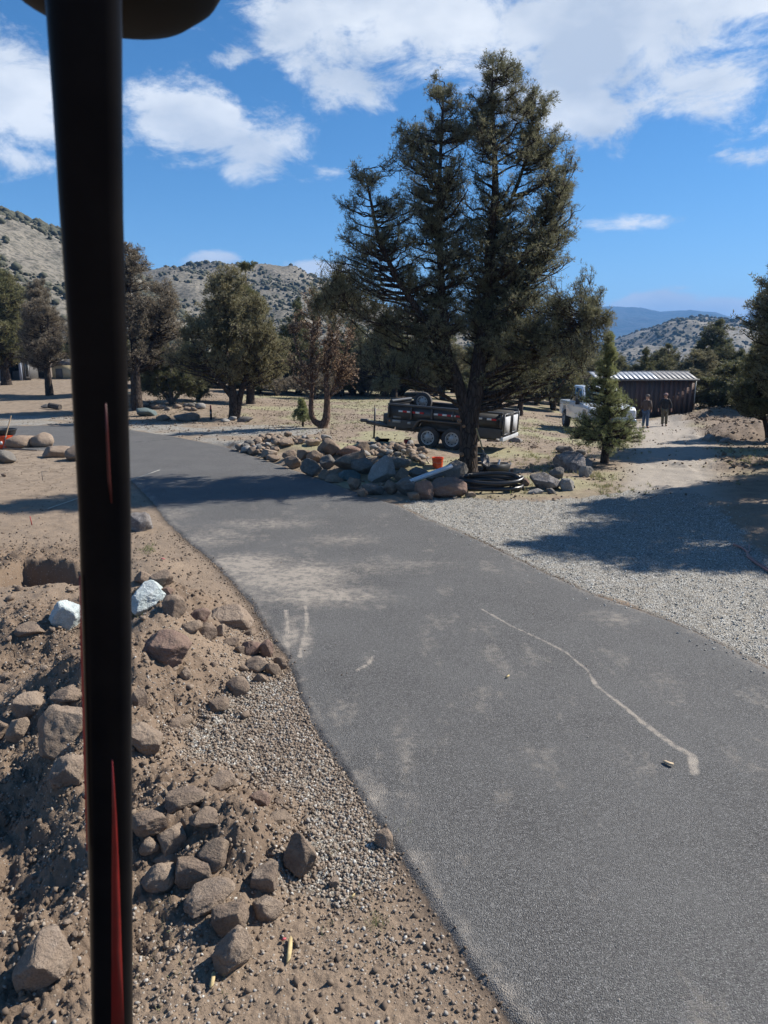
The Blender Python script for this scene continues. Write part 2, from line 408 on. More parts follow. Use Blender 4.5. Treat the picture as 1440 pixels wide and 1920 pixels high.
# dust and stains on the driveway: pale film, scuffs, the long meandering streak of spilled cement
streak = np.array([G0(u, v) for u, v in [(905, 1147), (960, 1178), (1010, 1200), (1060, 1225), (1100, 1258), (1118, 1288), (1160, 1320), (1215, 1365), (1260, 1398), (1298, 1420), (1302, 1452)]])
ds = pdist(streak, x, y); wdt = .010 + .020 * ss(6.6, 4.6, y) + .012 * vn2(x * 5, y * 5, 31)
dust = .95 * (1 - ss(.5, 1.4, ds / wdt)) * (.6 + .4 * vn2(x * 9, y * 9, 33))
for (u, v, rx, ry, w) in [(520, 1085, 1.0, .8, 1.0), (455, 1062, .7, .6, 1.0), (600, 1120, .9, .5, .75), (640, 1015, .8, .5, .45), (545, 1190, .15, .6, .7), (575, 1210, .08, .5, .6), (720, 1065, 1.2, .5, .4), (400, 1010, .8, .8, .5),
                        (1140, 1160, .4, .3, .45), (760, 1440, .12, 1.0, .3), (700, 1500, .12, .4, .55), (1250, 1290, .3, .6, .3), (690, 1250, .1, .4, .3), (500, 985, 1.2, .5, .5), (330, 965, .5, 1, .4)]:
    p = G0(u, v); g = np.exp(-(((x - p[0]) / rx) ** 2 + ((y - p[1]) / ry) ** 2)); dust = np.maximum(dust, w * g * (.15 + 1.5 * fb2(x * 5, y * 5, 5, 34, .65)))
dust = np.maximum(dust, .38 * ss(.28, .0, asd) * fb2(x * 5, y * 5, 3, 35) * 1.5)
dust = np.maximum(dust, .30 * ss(.50, .75, fb2(x * 2.6, y * 1.2, 6, 36, .65)) * ss(30, 9, y))
for ln, w_ in (([(536, 1148), (540, 1175), (537, 1200), (541, 1232)], .018), ([(573, 1140), (576, 1170), (570, 1200), (562, 1236)], .016), ([(700, 1235), (690, 1250), (668, 1262)], .012)):
    dl_ = pdist(np.array([G0(*p) for p in ln]), x, y); dust = np.maximum(dust, (1 - ss(.4, 2.0, dl_ / w_)) * (.35 + .9 * vn2(x * 22, y * 22, 37)))
crack = np.array([G0(u, v) for u, v in [(245, 831), (275, 829), (300, 826), (335, 824), (350, 821)]])
wet = 1 - ss(.015, .05, pdist(crack, x, y) )
verts = np.stack([x, y, z], -1)
fas = asd[q].mean(1) > 0
fgr = (gw[q].mean(1) > .5) & ~fas
ftr = (tw[q].mean(1) > .5) & ~fas & ~fgr
GROUND = []
def submesh(name, mask, label=None):
    f = q[mask]; used = np.unique(f); remap = np.zeros(len(x), np.int64); remap[used] = np.arange(len(used))
    me = mesh_np(name, verts[used], [remap[f]], True)
    for nm, arr in (('asph', asd), ('dust', dust), ('grav', gw), ('soil', so), ('straw', straw), ('track', tw), ('wet', wet)):
        a = me.attributes.new(nm, 'FLOAT', 'POINT'); a.data.foreach_set('value', arr[used].astype(np.float32))
    o = link(name, me, None); tag(o, kind='structure'); GROUND.append(o); return o
submesh('ground', ~(fas | fgr | ftr)); submesh('driveway', fas); submesh('gravel_path', fgr); submesh('dirt_track', ftr)

m, nt, bs = new_mat('ground_mix')
geo = nt.nodes.new('ShaderNodeNewGeometry').outputs['Position']
def att(n):
    a = nt.nodes.new('ShaderNodeAttribute'); a.attribute_name = n; return a.outputs['Fac']
def vor(scale, feature='F1', rnd=1.0):
    v = nt.nodes.new('ShaderNodeTexVoronoi'); v.inputs['Scale'].default_value = scale; v.feature = feature; v.inputs['Randomness'].default_value = rnd
    nt.links.new(geo, v.inputs['Vector']); return v
nbig = tex_noise(nt, geo, .9, 6, .6).outputs[0]; nmid = tex_noise(nt, geo, 7, 6, .65).outputs[0]; nfin = tex_noise(nt, geo, 60, 5, .7).outputs[0]
vs_ = vor(55); sepv = nt.nodes.new('ShaderNodeSeparateColor'); nt.links.new(vs_.outputs['Color'], sepv.inputs[0])
# soil
dirt = mixc(nt, nmid, (.315, .235, .165), (.21, .15, .102))
dirt = mixc(nt, ramp(nt, nfin, [(.38, 0.0), (.62, 1.0)]), mixc(nt, .5, dirt, (.11, .08, .055)), dirt)
dirt = mixc(nt, mnode(nt, 'MULTIPLY', att('soil'), .68), dirt, mixc(nt, nmid, (.19, .133, .090), (.115, .080, .055)))
# small pale stones in the soil
st = mnode(nt, 'GREATER_THAN', sepv.outputs[0], .80)
st = mnode(nt, 'MULTIPLY', st, mnode(nt, 'LESS_THAN', vs_.outputs['Distance'], .36))
dirt = mixc(nt, mnode(nt, 'MULTIPLY', st, .75), dirt, ramp(nt, sepv.outputs[1], [(0, (.25, .2, .15)), (1, (.46, .42, .36))]))
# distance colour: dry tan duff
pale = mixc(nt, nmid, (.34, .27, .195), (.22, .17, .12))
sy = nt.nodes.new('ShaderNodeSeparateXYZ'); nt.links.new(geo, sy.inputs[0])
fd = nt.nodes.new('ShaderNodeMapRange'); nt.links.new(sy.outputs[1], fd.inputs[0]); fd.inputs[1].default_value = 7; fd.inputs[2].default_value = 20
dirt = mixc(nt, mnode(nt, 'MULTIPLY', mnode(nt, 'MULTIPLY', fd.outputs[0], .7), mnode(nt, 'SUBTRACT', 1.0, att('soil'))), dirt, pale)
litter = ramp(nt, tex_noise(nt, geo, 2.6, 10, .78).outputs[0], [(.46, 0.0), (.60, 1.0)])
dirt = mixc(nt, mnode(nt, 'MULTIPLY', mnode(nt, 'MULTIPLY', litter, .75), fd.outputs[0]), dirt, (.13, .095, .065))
strawc = mixc(nt, nfin, (.36, .33, .19), (.24, .25, .12))
dirt = mixc(nt, mnode(nt, 'MULTIPLY', att('straw'), .8), dirt, strawc)
dirt = mixc(nt, att('track'), dirt, mixc(nt, nmid, (.36, .315, .26), (.29, .25, .205)))
# gravel
vg = vor(55); sg = nt.nodes.new('ShaderNodeSeparateColor'); nt.links.new(vg.outputs['Color'], sg.inputs[0])
gcol = ramp(nt, sg.outputs[0], [(0, (.14, .13, .112)), (.3, (.33, .315, .275)), (.75, (.49, .47, .42)), (1, (.70, .68, .62))])
gcol = mixc(nt, ramp(nt, vg.outputs['Distance'], [(.35, 0.0), (.75, 1.0)]), gcol, (.12, .11, .095))
gcol = mixc(nt, ramp(nt, nmid, [(.42, 0.0), (.68, .6)]), gcol, (.27, .225, .165))
gfac = mnode(nt, 'ADD', att('grav'), mnode(nt, 'MULTIPLY', mnode(nt, 'SUBTRACT', nfin, .5), .9))
gf = ramp(nt, gfac, [(.35, 0.0), (.6, 1.0)])
colr = mixc(nt, gf, dirt, gcol)
# asphalt
va = vor(135); sa = nt.nodes.new('ShaderNodeSeparateColor'); nt.links.new(va.outputs['Color'], sa.inputs[0])
acol = ramp(nt, sa.outputs[0], [(0, (.047, .044, .040)), (.5, (.112, .105, .096)), (.82, (.165, .159, .149)), (1, (.27, .26, .242))])
acol = mixc(nt, ramp(nt, va.outputs['Distance'], [(.4, 0.0), (.85, .8)]), acol, (.035, .035, .037))
acol = mixc(nt, ramp(nt, nbig, [(.35, 0.0), (.7, .45)]), acol, (.15, .145, .135))
nst = tex_noise(nt, geo, 11, 10, .74).outputs[0]
df = mnode(nt, 'MULTIPLY', att('dust'), mnode(nt, 'MULTIPLY_ADD', ramp(nt, nst, [(.40, 0.0), (.62, 1.0)]), .95, .42))
df = mnode(nt, 'ADD', df, mnode(nt, 'MULTIPLY', mnode(nt, 'SUBTRACT', nfin, .5), .35))
acol = mixc(nt, ramp(nt, df, [(.14, 0.0), (.75, .85)]), acol, (.37, .32, .26))
acol = mixc(nt, att('wet'), acol, (.02, .02, .02))
asf = mnode(nt, 'ADD', att('asph'), mnode(nt, 'MULTIPLY', mnode(nt, 'SUBTRACT', nfin, .5), .07))
af = ramp(nt, mnode(nt, 'MULTIPLY_ADD', asf, 8, .5), [(.42, 0.0), (.58, 1.0)])
# crumbled dark edge just outside the asphalt
crumb = ramp(nt, mnode(nt, 'MULTIPLY_ADD', asf, 3, .5), [(.12, 0.0), (.34, .45), (.5, .85)])
colr = mixc(nt, crumb, colr, (.075, .056, .042))
colr = mixc(nt, af, colr, acol)
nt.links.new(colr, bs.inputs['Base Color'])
rg = nt.nodes.new('ShaderNodeMapRange'); nt.links.new(af, rg.inputs[0]); rg.inputs[3].default_value = .95; rg.inputs[4].default_value = .72
nt.links.new(rg.outputs[0], bs.inputs['Roughness']); bs.inputs['Specular IOR Level'].default_value = .3
hd = mnode(nt, 'ADD', mnode(nt, 'MULTIPLY', nfin, .8), mnode(nt, 'MULTIPLY', mnode(nt, 'SUBTRACT', 1.0, vs_.outputs['Distance']), mnode(nt, 'MULTIPLY', st, 1.0)))
hg = mnode(nt, 'MULTIPLY', mnode(nt, 'SUBTRACT', 1.0, vg.outputs['Distance']), 1.3)
ha = mnode(nt, 'MULTIPLY', mnode(nt, 'SUBTRACT', 1.0, va.outputs['Distance']), .5)
def fmix(f, a, b): return mnode(nt, 'ADD', mnode(nt, 'MULTIPLY', a, mnode(nt, 'SUBTRACT', 1.0, f)), mnode(nt, 'MULTIPLY', b, f))
hh = fmix(af, fmix(gf, hd, hg), ha)
bump(nt, bs, hh, .9, .016)
GM = m
for o in GROUND: o.data.materials.append(m)

# ------------------------------------------------------------------ hills and mountains
def ang_el(u, v):
    d = px_dir(u, v); return math.degrees(math.atan2(d[0], d[1])), math.atan2(d[2], math.hypot(d[0], d[1]))
HILLF = {}
def hill(name, pts, dist, base_dist, rough, mt, seed, ext=(-60, 60), na_=220, nr_=70, back=1.5, z0=-8, gully=1.0, drop=0):
    """a ridge given by photo pixels, at a distance; ground rises from base_dist to the crest and falls again behind"""
    P = sorted(ang_el(p[0], p[1] + drop) for p in pts)
    pa = [p[0] for p in P]; pe = [p[1] for p in P]
    a_ = np.linspace(ext[0], ext[1], na_); crest = np.interp(a_, pa, pe)
    t_ = np.concatenate([np.linspace(0, 1, nr_), np.linspace(1, back + 1, nr_ // 3)[1:]])
    AA, TT = np.meshgrid(a_, t_); CR = np.tan(np.interp(AA, pa, pe)) * dist + HC
    rr = base_dist + (dist - base_dist) * TT
    prof = np.where(TT <= 1, np.sin(np.clip(TT, 0, 1) * math.pi / 2) ** 1.15, np.cos(np.clip((TT - 1) / back, 0, 1) * math.pi / 2))
    xx = rr * np.sin(np.radians(AA)); yy = rr * np.cos(np.radians(AA))
    sc = 1 / (dist * .09)
    gl = np.abs(fb2(xx * sc + seed, yy * sc, 5, seed) - .5) * 2
    nz = (fb2(xx * sc * 5, yy * sc * 5, 4, seed + 9) - .5)
    env = np.clip(TT * (1 - TT) * 4, 0, 1) * (TT <= 1) + .2
    zz = z0 + (CR - z0) * prof + rough * env * (gl - .45) * gully * .5 + rough * .12 * nz
    edge = ss(ext[0], ext[0] + 6, AA) * (1 - ss(ext[1] - 6, ext[1], AA)); zz = z0 + (zz - z0) * edge
    V = np.stack([xx.ravel(), yy.ravel(), zz.ravel()], -1); n1_ = len(a_); n0_ = len(t_)
    II = np.arange(n1_ * n0_).reshape(n0_, n1_)
    Fq = np.stack([II[:-1, :-1], II[:-1, 1:], II[1:, 1:], II[1:, :-1]], -1).reshape(-1, 4)
    o = link(name, mesh_np(name, V, [Fq], True), mt); tag(o, kind='structure')
    HILLF[name] = (V.reshape(n0_, n1_, 3), nr_)
    return o
def hill_mat(name, c1, c2, c3, sc, shr=.0):
    m, nt, b = new_mat(name); g = nt.nodes.new('ShaderNodeNewGeometry').outputs['Position']
    a = tex_noise(nt, g, sc, 8, .65).outputs[0]; c = tex_noise(nt, g, sc * 14, 4, .7).outputs[0]
    k = mixc(nt, ramp(nt, a, [(.38, 0.0), (.62, 1.0)]), c1, c2)
    k = mixc(nt, ramp(nt, c, [(.44, 0.0), (.60, .85)]), k, c3)
    nt.links.new(k, b.inputs['Base Color']); b.inputs['Roughness'].default_value = 1; b.inputs['Specular IOR Level'].default_value = .1
    bump(nt, b, c, .8, 1.0 / sc * .02); return m
hm = hill_mat('hill_scrub', (.25, .22, .175), (.17, .155, .125), (.06, .058, .045), .05)
hm2 = hill_mat('hill_scrub_far', (.27, .235, .19), (.20, .18, .145), (.11, .105, .08), .012)
mm = hill_mat('mountain_forest', (.045, .06, .062), (.03, .042, .045), (.075, .08, .08), .002)
hill('left_hill', [(-900, 250), (-400, 330), (-100, 375), (0, 397), (60, 415), (110, 432), (180, 462), (240, 500), (330, 560), (420, 640), (600, 672)], 330, 120, 14, hm, 3, (-75, -4), 260, 90, 1.2, 1.0, drop=14)
hill('scrub_hill', [(-300, 560), (150, 530), (250, 505), (350, 492), (430, 493), (500, 499), (560, 512), (620, 530), (700, 560), (800, 590), (900, 620), (1000, 640), (1100, 660), (1200, 672)], 520, 190, 20, hm, 11, (-48, 20), 280, 80, 1.2, -2, drop=12)
hill('far_hill', [(1000, 672), (1100, 660), (1160, 640), (1200, 622), (1260, 603), (1320, 598), (1390, 602), (1440, 614), (1520, 600), (1700, 585), (2200, 600)], 1100, 420, 40, hm2, 17, (8, 70), 260, 70, 1.2, -10)
hill('mountain_range', [(-1500, 640), (-400, 610), (300, 600), (700, 590), (1000, 590), (1100, 580), (1128, 575), (1145, 572), (1183, 577), (1207, 581), (1236, 589), (1290, 590), (1341, 592), (1400, 606), (1500, 612), (1800, 600), (2600, 640)], 4600, 2600, 160, mm, 23, (-70, 70), 420, 60, .5, -20)
# snow along a short stretch of the far crest
V, k = HILLF['mountain_range']
sel = [(i, j) for i in range(k - 4, k + 1) for j in range(V.shape[1] - 1) if 20.8 < math.degrees(math.atan2(V[i, j, 0], V[i, j, 1])) < 24.6 and vn2(np.array([j * .7]), np.array([i * .9]), 4)[0] > .42 and i + 1 < V.shape[0]]
mb = MB()
for i, j in sel: mb.add([V[i, j] + (0, -2, 2), V[i, j + 1] + (0, -2, 2), V[i + 1, j + 1] + (0, -2, 2), V[i + 1, j] + (0, -2, 2)], [(0, 1, 2, 3)])
if sel: tag(mb.build('snow', simple('snow', (.8, .82, .85), rough=.8, scale=.01)), kind='stuff', label='thin snow along the crest of the far blue mountain', cat='snow')

# scrub on the hills
def scrub(name, hname, n, smin, smax, seed, label, dens=1.2, amax=None):
    V, k = HILLF[hname]; rg_ = np.random.RandomState(seed)
    i = rg_.uniform(2, k - 1.01, n * 4); j = rg_.uniform(1, V.shape[1] - 2, n * 4); i0 = i.astype(int); j0 = j.astype(int); fi = (i - i0)[:, None]; fj = (j - j0)[:, None]
    P = V[i0, j0] * (1 - fi) * (1 - fj) + V[i0 + 1, j0] * fi * (1 - fj) + V[i0, j0 + 1] * (1 - fi) * fj + V[i0 + 1, j0 + 1] * fi * fj
    aa = np.degrees(np.arctan2(P[:, 0], P[:, 1])); d = np.hypot(P[:, 0], P[:, 1])
    keep = (np.abs(aa) < 38) & (fb2(P[:, 0] / d.mean() * 14, P[:, 1] / d.mean() * 14, 4, seed) + .25 * rg_.rand(len(P)) > .5 + .1 / dens)
    P = P[keep][:n]; n = len(P)
    base = np.array(ICO1[0]); F = np.array(ICO1[1])
    s = (smin * (smax / smin) ** (rg_.rand(n) ** 2.2) * np.hypot(P[:, 0], P[:, 1]) / d.mean())[:, None, None]
    dj = 1 + .5 * (rg_.rand(n, len(base), 3) - .5)
    VV = P[:, None, :] + base[None] * dj * s * np.array([1, 1, .8]) + np.array([0, 0, .5]) * s
    FF = (F[None] + (np.arange(n) * len(base))[:, None, None]).reshape(-1, 3)
    o = link(name, mesh_np(name, VV.reshape(-1, 3), [FF]), simple(name + '_leaf', (.11, .108, .075), (.07, .07, .05), rough=1, scale=.3, spec=.1))
    tag(o, label, 'shrubs', kind='stuff')
bm = bmesh.new(); bmesh.ops.create_icosphere(bm, subdivisions=1, radius=1); ICO1 = ([list(v.co) for v in bm.verts], [[v.index for v in f.verts] for f in bm.faces]); bm.free()
scrub('hill_scrub', 'left_hill', 10000, .3, 1.5, 3, 'dark junipers and sagebrush dotted over the steep left hillside')
scrub('hill_scrub', 'scrub_hill', 16000, .35, 1.5, 4, 'dark bushes speckling the rounded hill behind the left trees')
scrub('hill_scrub', 'far_hill', 8000, .6, 2.8, 5, 'dark scrub speckling the low hill at the right beyond the shed')
# ------------------------------------------------------------------ rocks
def rock_mat(name, c1, c2, spot, dusty=.35):
    m, nt, b = new_mat(name)
    t = nt.nodes.new('ShaderNodeNewGeometry')
    p = t.outputs['Position']
    n = tex_noise(nt, p, 5, 8, .65).outputs[0]; f = tex_noise(nt, p, 70, 5, .7).outputs[0]; l = tex_noise(nt, p, 16, 6, .6).outputs[0]
    k = mixc(nt, ramp(nt, n, [(.35, 0.0), (.65, 1.0)]), c1, c2)
    k = mixc(nt, ramp(nt, l, [(.56, 0.0), (.66, .55)]), k, spot)
    k = mixc(nt, ramp(nt, f, [(.40, .45), (.55, 0.0)]), k, tuple(x * .45 for x in c2))
    # soil dust clings irregularly
    k = mixc(nt, ramp(nt, tex_noise(nt, p, 9, 7, .7).outputs[0], [(.42, 0.0), (.7, dusty)]), k, (.285, .215, .152))
    nt.links.new(k, b.inputs['Base Color']); b.inputs['Roughness'].default_value = .92; b.inputs['Specular IOR Level'].default_value = .25
    hsum = mnode(nt, 'ADD', mnode(nt, 'MULTIPLY', f, .6), l)
    bump(nt, b, hsum, 1.0, .028); return m
RM = {'b': rock_mat('rock_brown', (.245, .18, .135), (.18, .135, .10), (.29, .22, .165), .85),
      'g': rock_mat('rock_grey', (.19, .175, .155), (.13, .12, .108), (.30, .275, .24), .25),
      'l': rock_mat('rock_light', (.36, .34, .31), (.25, .235, .215), (.45, .44, .41), .2),
      't': rock_mat('rock_tan', (.33, .255, .19), (.235, .175, .13), (.38, .31, .245), .5),
      'w': rock_mat('rock_white', (.60, .64, .62), (.44, .52, .51), (.70, .72, .70), .2),
      'v': rock_mat('rock_bluegreen', (.13, .18, .18), (.09, .125, .13), (.24, .29, .28), .2),
      'r': rock_mat('rock_reddish', (.25, .16, .125), (.18, .12, .095), (.30, .21, .17), .4),
      'p': rock_mat('rock_streaked', (.34, .31, .29), (.10, .09, .085), (.46, .44, .41), .15)}
def ico(n):
    bm = bmesh.new(); bmesh.ops.create_icosphere(bm, subdivisions=n, radius=1)
    V = np.array([list(v.co) for v in bm.verts]); F = np.array([[v.index for v in f.verts] for f in bm.faces]); bm.free(); return V, F
ICO = {n: ico(n) for n in (1, 2, 3, 4, 5)}
def rock_verts(seed, sub, cuts=11, rough=1.0, soft=.12):
    rg_ = np.random.RandomState(seed); V, F = ICO[sub]; V = V.copy()
    for i in range(cuts):
        n = rg_.normal(size=3); n /= np.linalg.norm(n); d = rg_.uniform(.52, .86)
        e = V @ n - d; V = V - np.outer(np.where(e > 0, e * (1 - soft * rg_.rand()), 0), n)
    u = V / (np.linalg.norm(V, axis=1)[:, None] + 1e-9)
    V = V * (1 + rough * .22 * (fb3(V * 1.3 + seed % 97, 3, seed) - .5)[:, None]) + u * (rough * .12 * (fb3(V * 5 + seed % 31, 3, seed + 5) - .5))[:, None]
    if sub >= 4: V = V + u * (rough * .055 * (fb3(V * 17, 2, seed + 8) - .5))[:, None]
    V -= (V.max(0) + V.min(0)) / 2; V /= (V.max(0) - V.min(0)) / 2
    return V, F
def rock(u, v, w, h, c, label, name='rock', group=None, sub=4, roll=0, seed=None, deep=.8, bury=.62, cat='rock', cuts=11):
    seed = seed or int(u * 7 + v * 13)
    x, y, gz, mpp = hit(u, v, 0.0)
    a = w * mpp / 2; hh = h * mpp / 2
    dist = math.hypot(x, y); th = math.atan2(HC - gz, dist); b = a * deep
    c2 = hh * hh - (b * math.sin(th)) ** 2
    cz = math.sqrt(max(c2, 0)) / math.cos(th) if c2 > 0 else 0
    if cz < .42 * a:
        cz = .42 * a; bb = hh * hh - (cz * math.cos(th)) ** 2
        b = max(math.sqrt(max(bb, 0)) / math.sin(th), .5 * a)
    x, y, gz, mpp = hit(u, v, cz * bury)
    V, F = rock_verts(seed, sub, cuts)
    if roll:
        k = R(roll); el_ = np.array([[math.cos(k), 0, math.sin(k)], [0, 1, 0], [-math.sin(k), 0, math.cos(k)]])
        V = V * np.array([a, b, cz]); V = V @ el_.T
        V = V * np.array([a / np.abs(V[:, 0]).max(), 1, cz / np.abs(V[:, 2]).max()]) if abs(roll) < 20 else V
    else: V = V * np.array([a, b, cz])
    yaw = -math.atan2(x, y)
    me = mesh_np(name, V, [F], True)
    o = link(name, me, RM[c], loc=(x, y, gz + cz * bury), rot=(0, 0, yaw))
    return tag(o, label, cat, group)

FG = [
 (279, 1121, 78, 64, 'w', 'bright white angular slab standing in the dirt just right of the black post', 0),
 (126, 1154, 62, 66, 'w', 'pale green-grey boulder half buried in the spoil bank left of the black post', 0),
 (325, 1138, 46, 52, 'b', 'upright rounded brown rock leaning against the right side of the white slab', 15),
 (302, 1086, 45, 34, 'b', 'brown rock behind the white slab, highest of the near rocks beside the driveway', 0),
 (311, 1107, 27, 18, 'r', 'small round reddish rock wedged behind the white slab', 0),
 (270, 1084, 36, 28, 'b', 'dull soil-covered rock touching the post behind the white slab', 0),
 (375, 1158, 40, 38, 'r', 'reddish rock with a pointed top between the round brown rock and the big smooth boulder', 0),
 (361, 1176, 38, 30, 'b', 'low brown rock lying in front of the pointed reddish rock', -12),
 (391, 1186, 32, 44, 'b', 'narrow tilted rock slanting down to the right beside the small round ball rock', -35),
 (411, 1183, 24, 26, 't', 'small ball-shaped rock against the left end of the big smooth boulder', 0),
 (434, 1162, 82, 54, 't', 'big smooth brown boulder, largest one right beside the driveway edge', 0),
 (470, 1187, 22, 16, 'b', 'small flat rock at the right foot of the big smooth boulder', 0),
 (433, 1204, 32, 20, 'b', 'flat brown rock below the big smooth boulder, at the left end of the edge cluster', 0),
 (449, 1219, 19, 19, 'b', 'little dark rock left of the blocky reddish rock in the edge cluster', 0),
 (472, 1218, 42, 34, 'r', 'blocky reddish rock on top of the edge cluster', 0),
 (499, 1220, 29, 42, 'r', 'tall reddish rock at the back right of the edge cluster', 10),
 (482, 1249, 48, 40, 't', 'square-faced tan rock in the middle of the edge cluster', 0),
 (512, 1257, 30, 36, 'b', 'rounded rock right of the square-faced rock in the edge cluster', 0),
 (526, 1245, 27, 38, 'b', 'rightmost rock of the edge cluster, touching the asphalt', -15),
 (487, 1273, 27, 27, 'b', 'small cube-like rock at the lower end of the edge cluster', 0),
 (445, 1288, 46, 38, 'b', 'flat-topped brown rock lying alone left of the lower end of the edge cluster', -10),
 (410, 1321, 40, 30, 'b', 'brown rock at the top edge of the gravel strip, below the flat-topped rock', 0),
 (334, 1358, 56, 36, 'b', 'dark low rock with a sharp top edge in the loose soil right of the post', -12),
 (309, 1216, 94, 70, 'r', 'big wedge-shaped reddish boulder with a shaded flat face, pushed into the mound', 12),
 (348, 1261, 24, 26, 't', 'little tan rock under the right corner of the wedge-shaped boulder', 0),
 (262, 1315, 30, 56, 'b', 'upright rock partly hidden by the right side of the black post', 0),
 (270, 1388, 70, 62, 't', 'large tan rock with a sunlit top sticking out from behind the post', 0),
 (262, 984, 46, 46, 'p', 'white-topped layered dark boulder behind the post where the driveway edge bends', 0),
 (58, 1178, 58, 28, 'b', 'long flat rock embedded in the spoil bank left of the pale boulder', 0),
 (54, 1325, 62, 48, 't', 'ridged tan rock near the left frame edge above the big split boulder', 20),
 (35, 1370, 38, 50, 't', 'thin orange-tan rock standing on end at the left frame edge', 30),
 (125, 1370, 96, 104, 't', 'largest near boulder, rough and tan, half hidden behind the post', 0),
 (128, 1304, 64, 38, 'b', 'flat rock resting on the back of the largest tan boulder', 0),
 (127, 1442, 66, 64, 't', 'rounded tan rock just below the largest boulder beside the post', 0),
 (4, 1366, 52, 46, 'b', 'dark rock cut off by the left frame edge', 0),
 (78, 1808, 108, 88, 't', 'pale wedge-shaped rock lying alone at the lower left corner', -28),
 (412, 1467, 58, 38, 't', 'smooth rock sitting highest in the lower rock cluster', -8),
 (350, 1499, 80, 42, 'b', 'long soil-covered rock at the upper left of the lower cluster', 0),
 (486, 1499, 42, 28, 'r', 'small reddish rock at the upper right of the lower cluster', 0),
 (524, 1502, 23, 18, 'b', 'tiny dusty rock right of the small reddish rock', 0),
 (523, 1535, 48, 32, 'b', 'overhanging block with a black hollow beneath it in the lower cluster', 0),
 (280, 1545, 66, 58, 'b', 'dusty rounded rock touching the right side of the post in the lower cluster', 0),
 (325, 1574, 62, 60, 't', 'craggy tan rock right of the dusty rounded rock by the post', -10),
 (280, 1588, 38, 34, 't', 'small flat rock in front of the dusty rounded rock by the post', 0),
 (306, 1613, 42, 30, 't', 'low tan rock above the slanting flat rock near the post', 0),
 (300, 1648, 70, 56, 't', 'slanting flat rock rising to the right beside the post in the lower cluster', -28),
 (366, 1629, 76, 60, 'b', 'roundish soil-crusted rock in the middle of the lower cluster', 0),
 (562, 1609, 62, 90, 'b', 'tall lumpy rock casting a dark shadow, rightmost of the lower cluster', 0),
 (402, 1602, 58, 56, 'b', 'half-buried rock in the centre of the dirt mound, above the slab', 25),
 (494, 1648, 58, 72, 't', 'tilted smooth rock sloping down to the right at the foot of the mound', 35),
 (393, 1679, 96, 56, 't', 'long smooth slab lying flat across the front of the lower cluster', -14),
 (502, 1703, 56, 46, 't', 'small slab below the tilted smooth rock', 22),
 (432, 1722, 70, 72, 'b', 'egg-shaped rock between the long slab and the pointed rock', 0),
 (436, 1788, 76, 88, 't', 'pointed triangular rock, lowest of the lower cluster', 10),
 (720, 1576, 34, 41, 't', 'single round rock lying alone on the dirt next to the asphalt edge', 0),
 (628, 1656, 22, 20, 't', 'lone small stone on the dirt between the lower cluster and the asphalt', 0),
 (383, 1532, 58, 36, 'b', 'soil-coated rock barely showing in the top of the dirt mound', 0),
]
for i, (u, v, w, h, c, lab, roll) in enumerate(FG):
    rock(u, v, w, h, c, lab, 'rock', 'rocks dug up beside the driveway', 5 if w > 60 else 4, roll, 100 + i * 3, bury=.38, cuts=16)

LB = [
 (40, 829, 58, 27, 't', 'long flat-topped tan boulder beside the orange tub', 0),
 (79, 827, 39, 31, 't', 'round tan boulder standing at the near edge of the far driveway, left of the post', 0),
 (107, 848, 50, 25, 't', 'low rounded boulder in the dirt just left of the post', 0),
 (146, 852, 44, 34, 'b', 'brown boulder mostly hidden behind the post', 0),
 (10, 859, 36, 30, 'g', 'grey boulder at the left frame edge in front of the orange tub', 0),
 (7, 891, 9, 7, 'b', 'tiny dark stone on the dirt at the left frame edge', 0),
 (275, 774, 38, 20, 'v', 'blue-green slanted boulder at the foot of the tree right of the post', 12),
 (306, 784, 27, 13, 'b', 'small dark brown block between the blue-green boulder and the grey mound-shaped one', 0),
 (350, 783, 46, 18, 'g', 'wide grey mound-shaped boulder on the far side of the driveway', 0),
 (86, 762, 18, 10, 'g', 'low grey rock beside the cut log', 0),
 (422, 788, 18, 8, 'l', 'flat pale rock left of the twin-trunk tree foot', 0),
 (436, 785, 16, 9, 'l', 'pale rock at the foot of the twin-trunk tree', 0),
 (460, 787, 30, 11, 'g', 'low grey rock just right of the twin-trunk tree', 0),
]
for i, t in enumerate(LB): rock(*t[:6], 'boulder', 'boulders around the far driveway', 3, t[6], 400 + i * 5, cat='rock')
rg = np.random.RandomState(12)
for i in range(26):
    u = rg.uniform(250, 382); v = 758 + 10 * rg.rand() + (u < 290) * -4; w = rg.uniform(9, 19)
    rock(u, v, w, w * rg.uniform(.5, .75), rg.choice(list('gltb')), 'small stone in the loose rock row under the trees beyond the driveway', 'rock', 'loose row of stones under the trees', 2, 0, 500 + i)

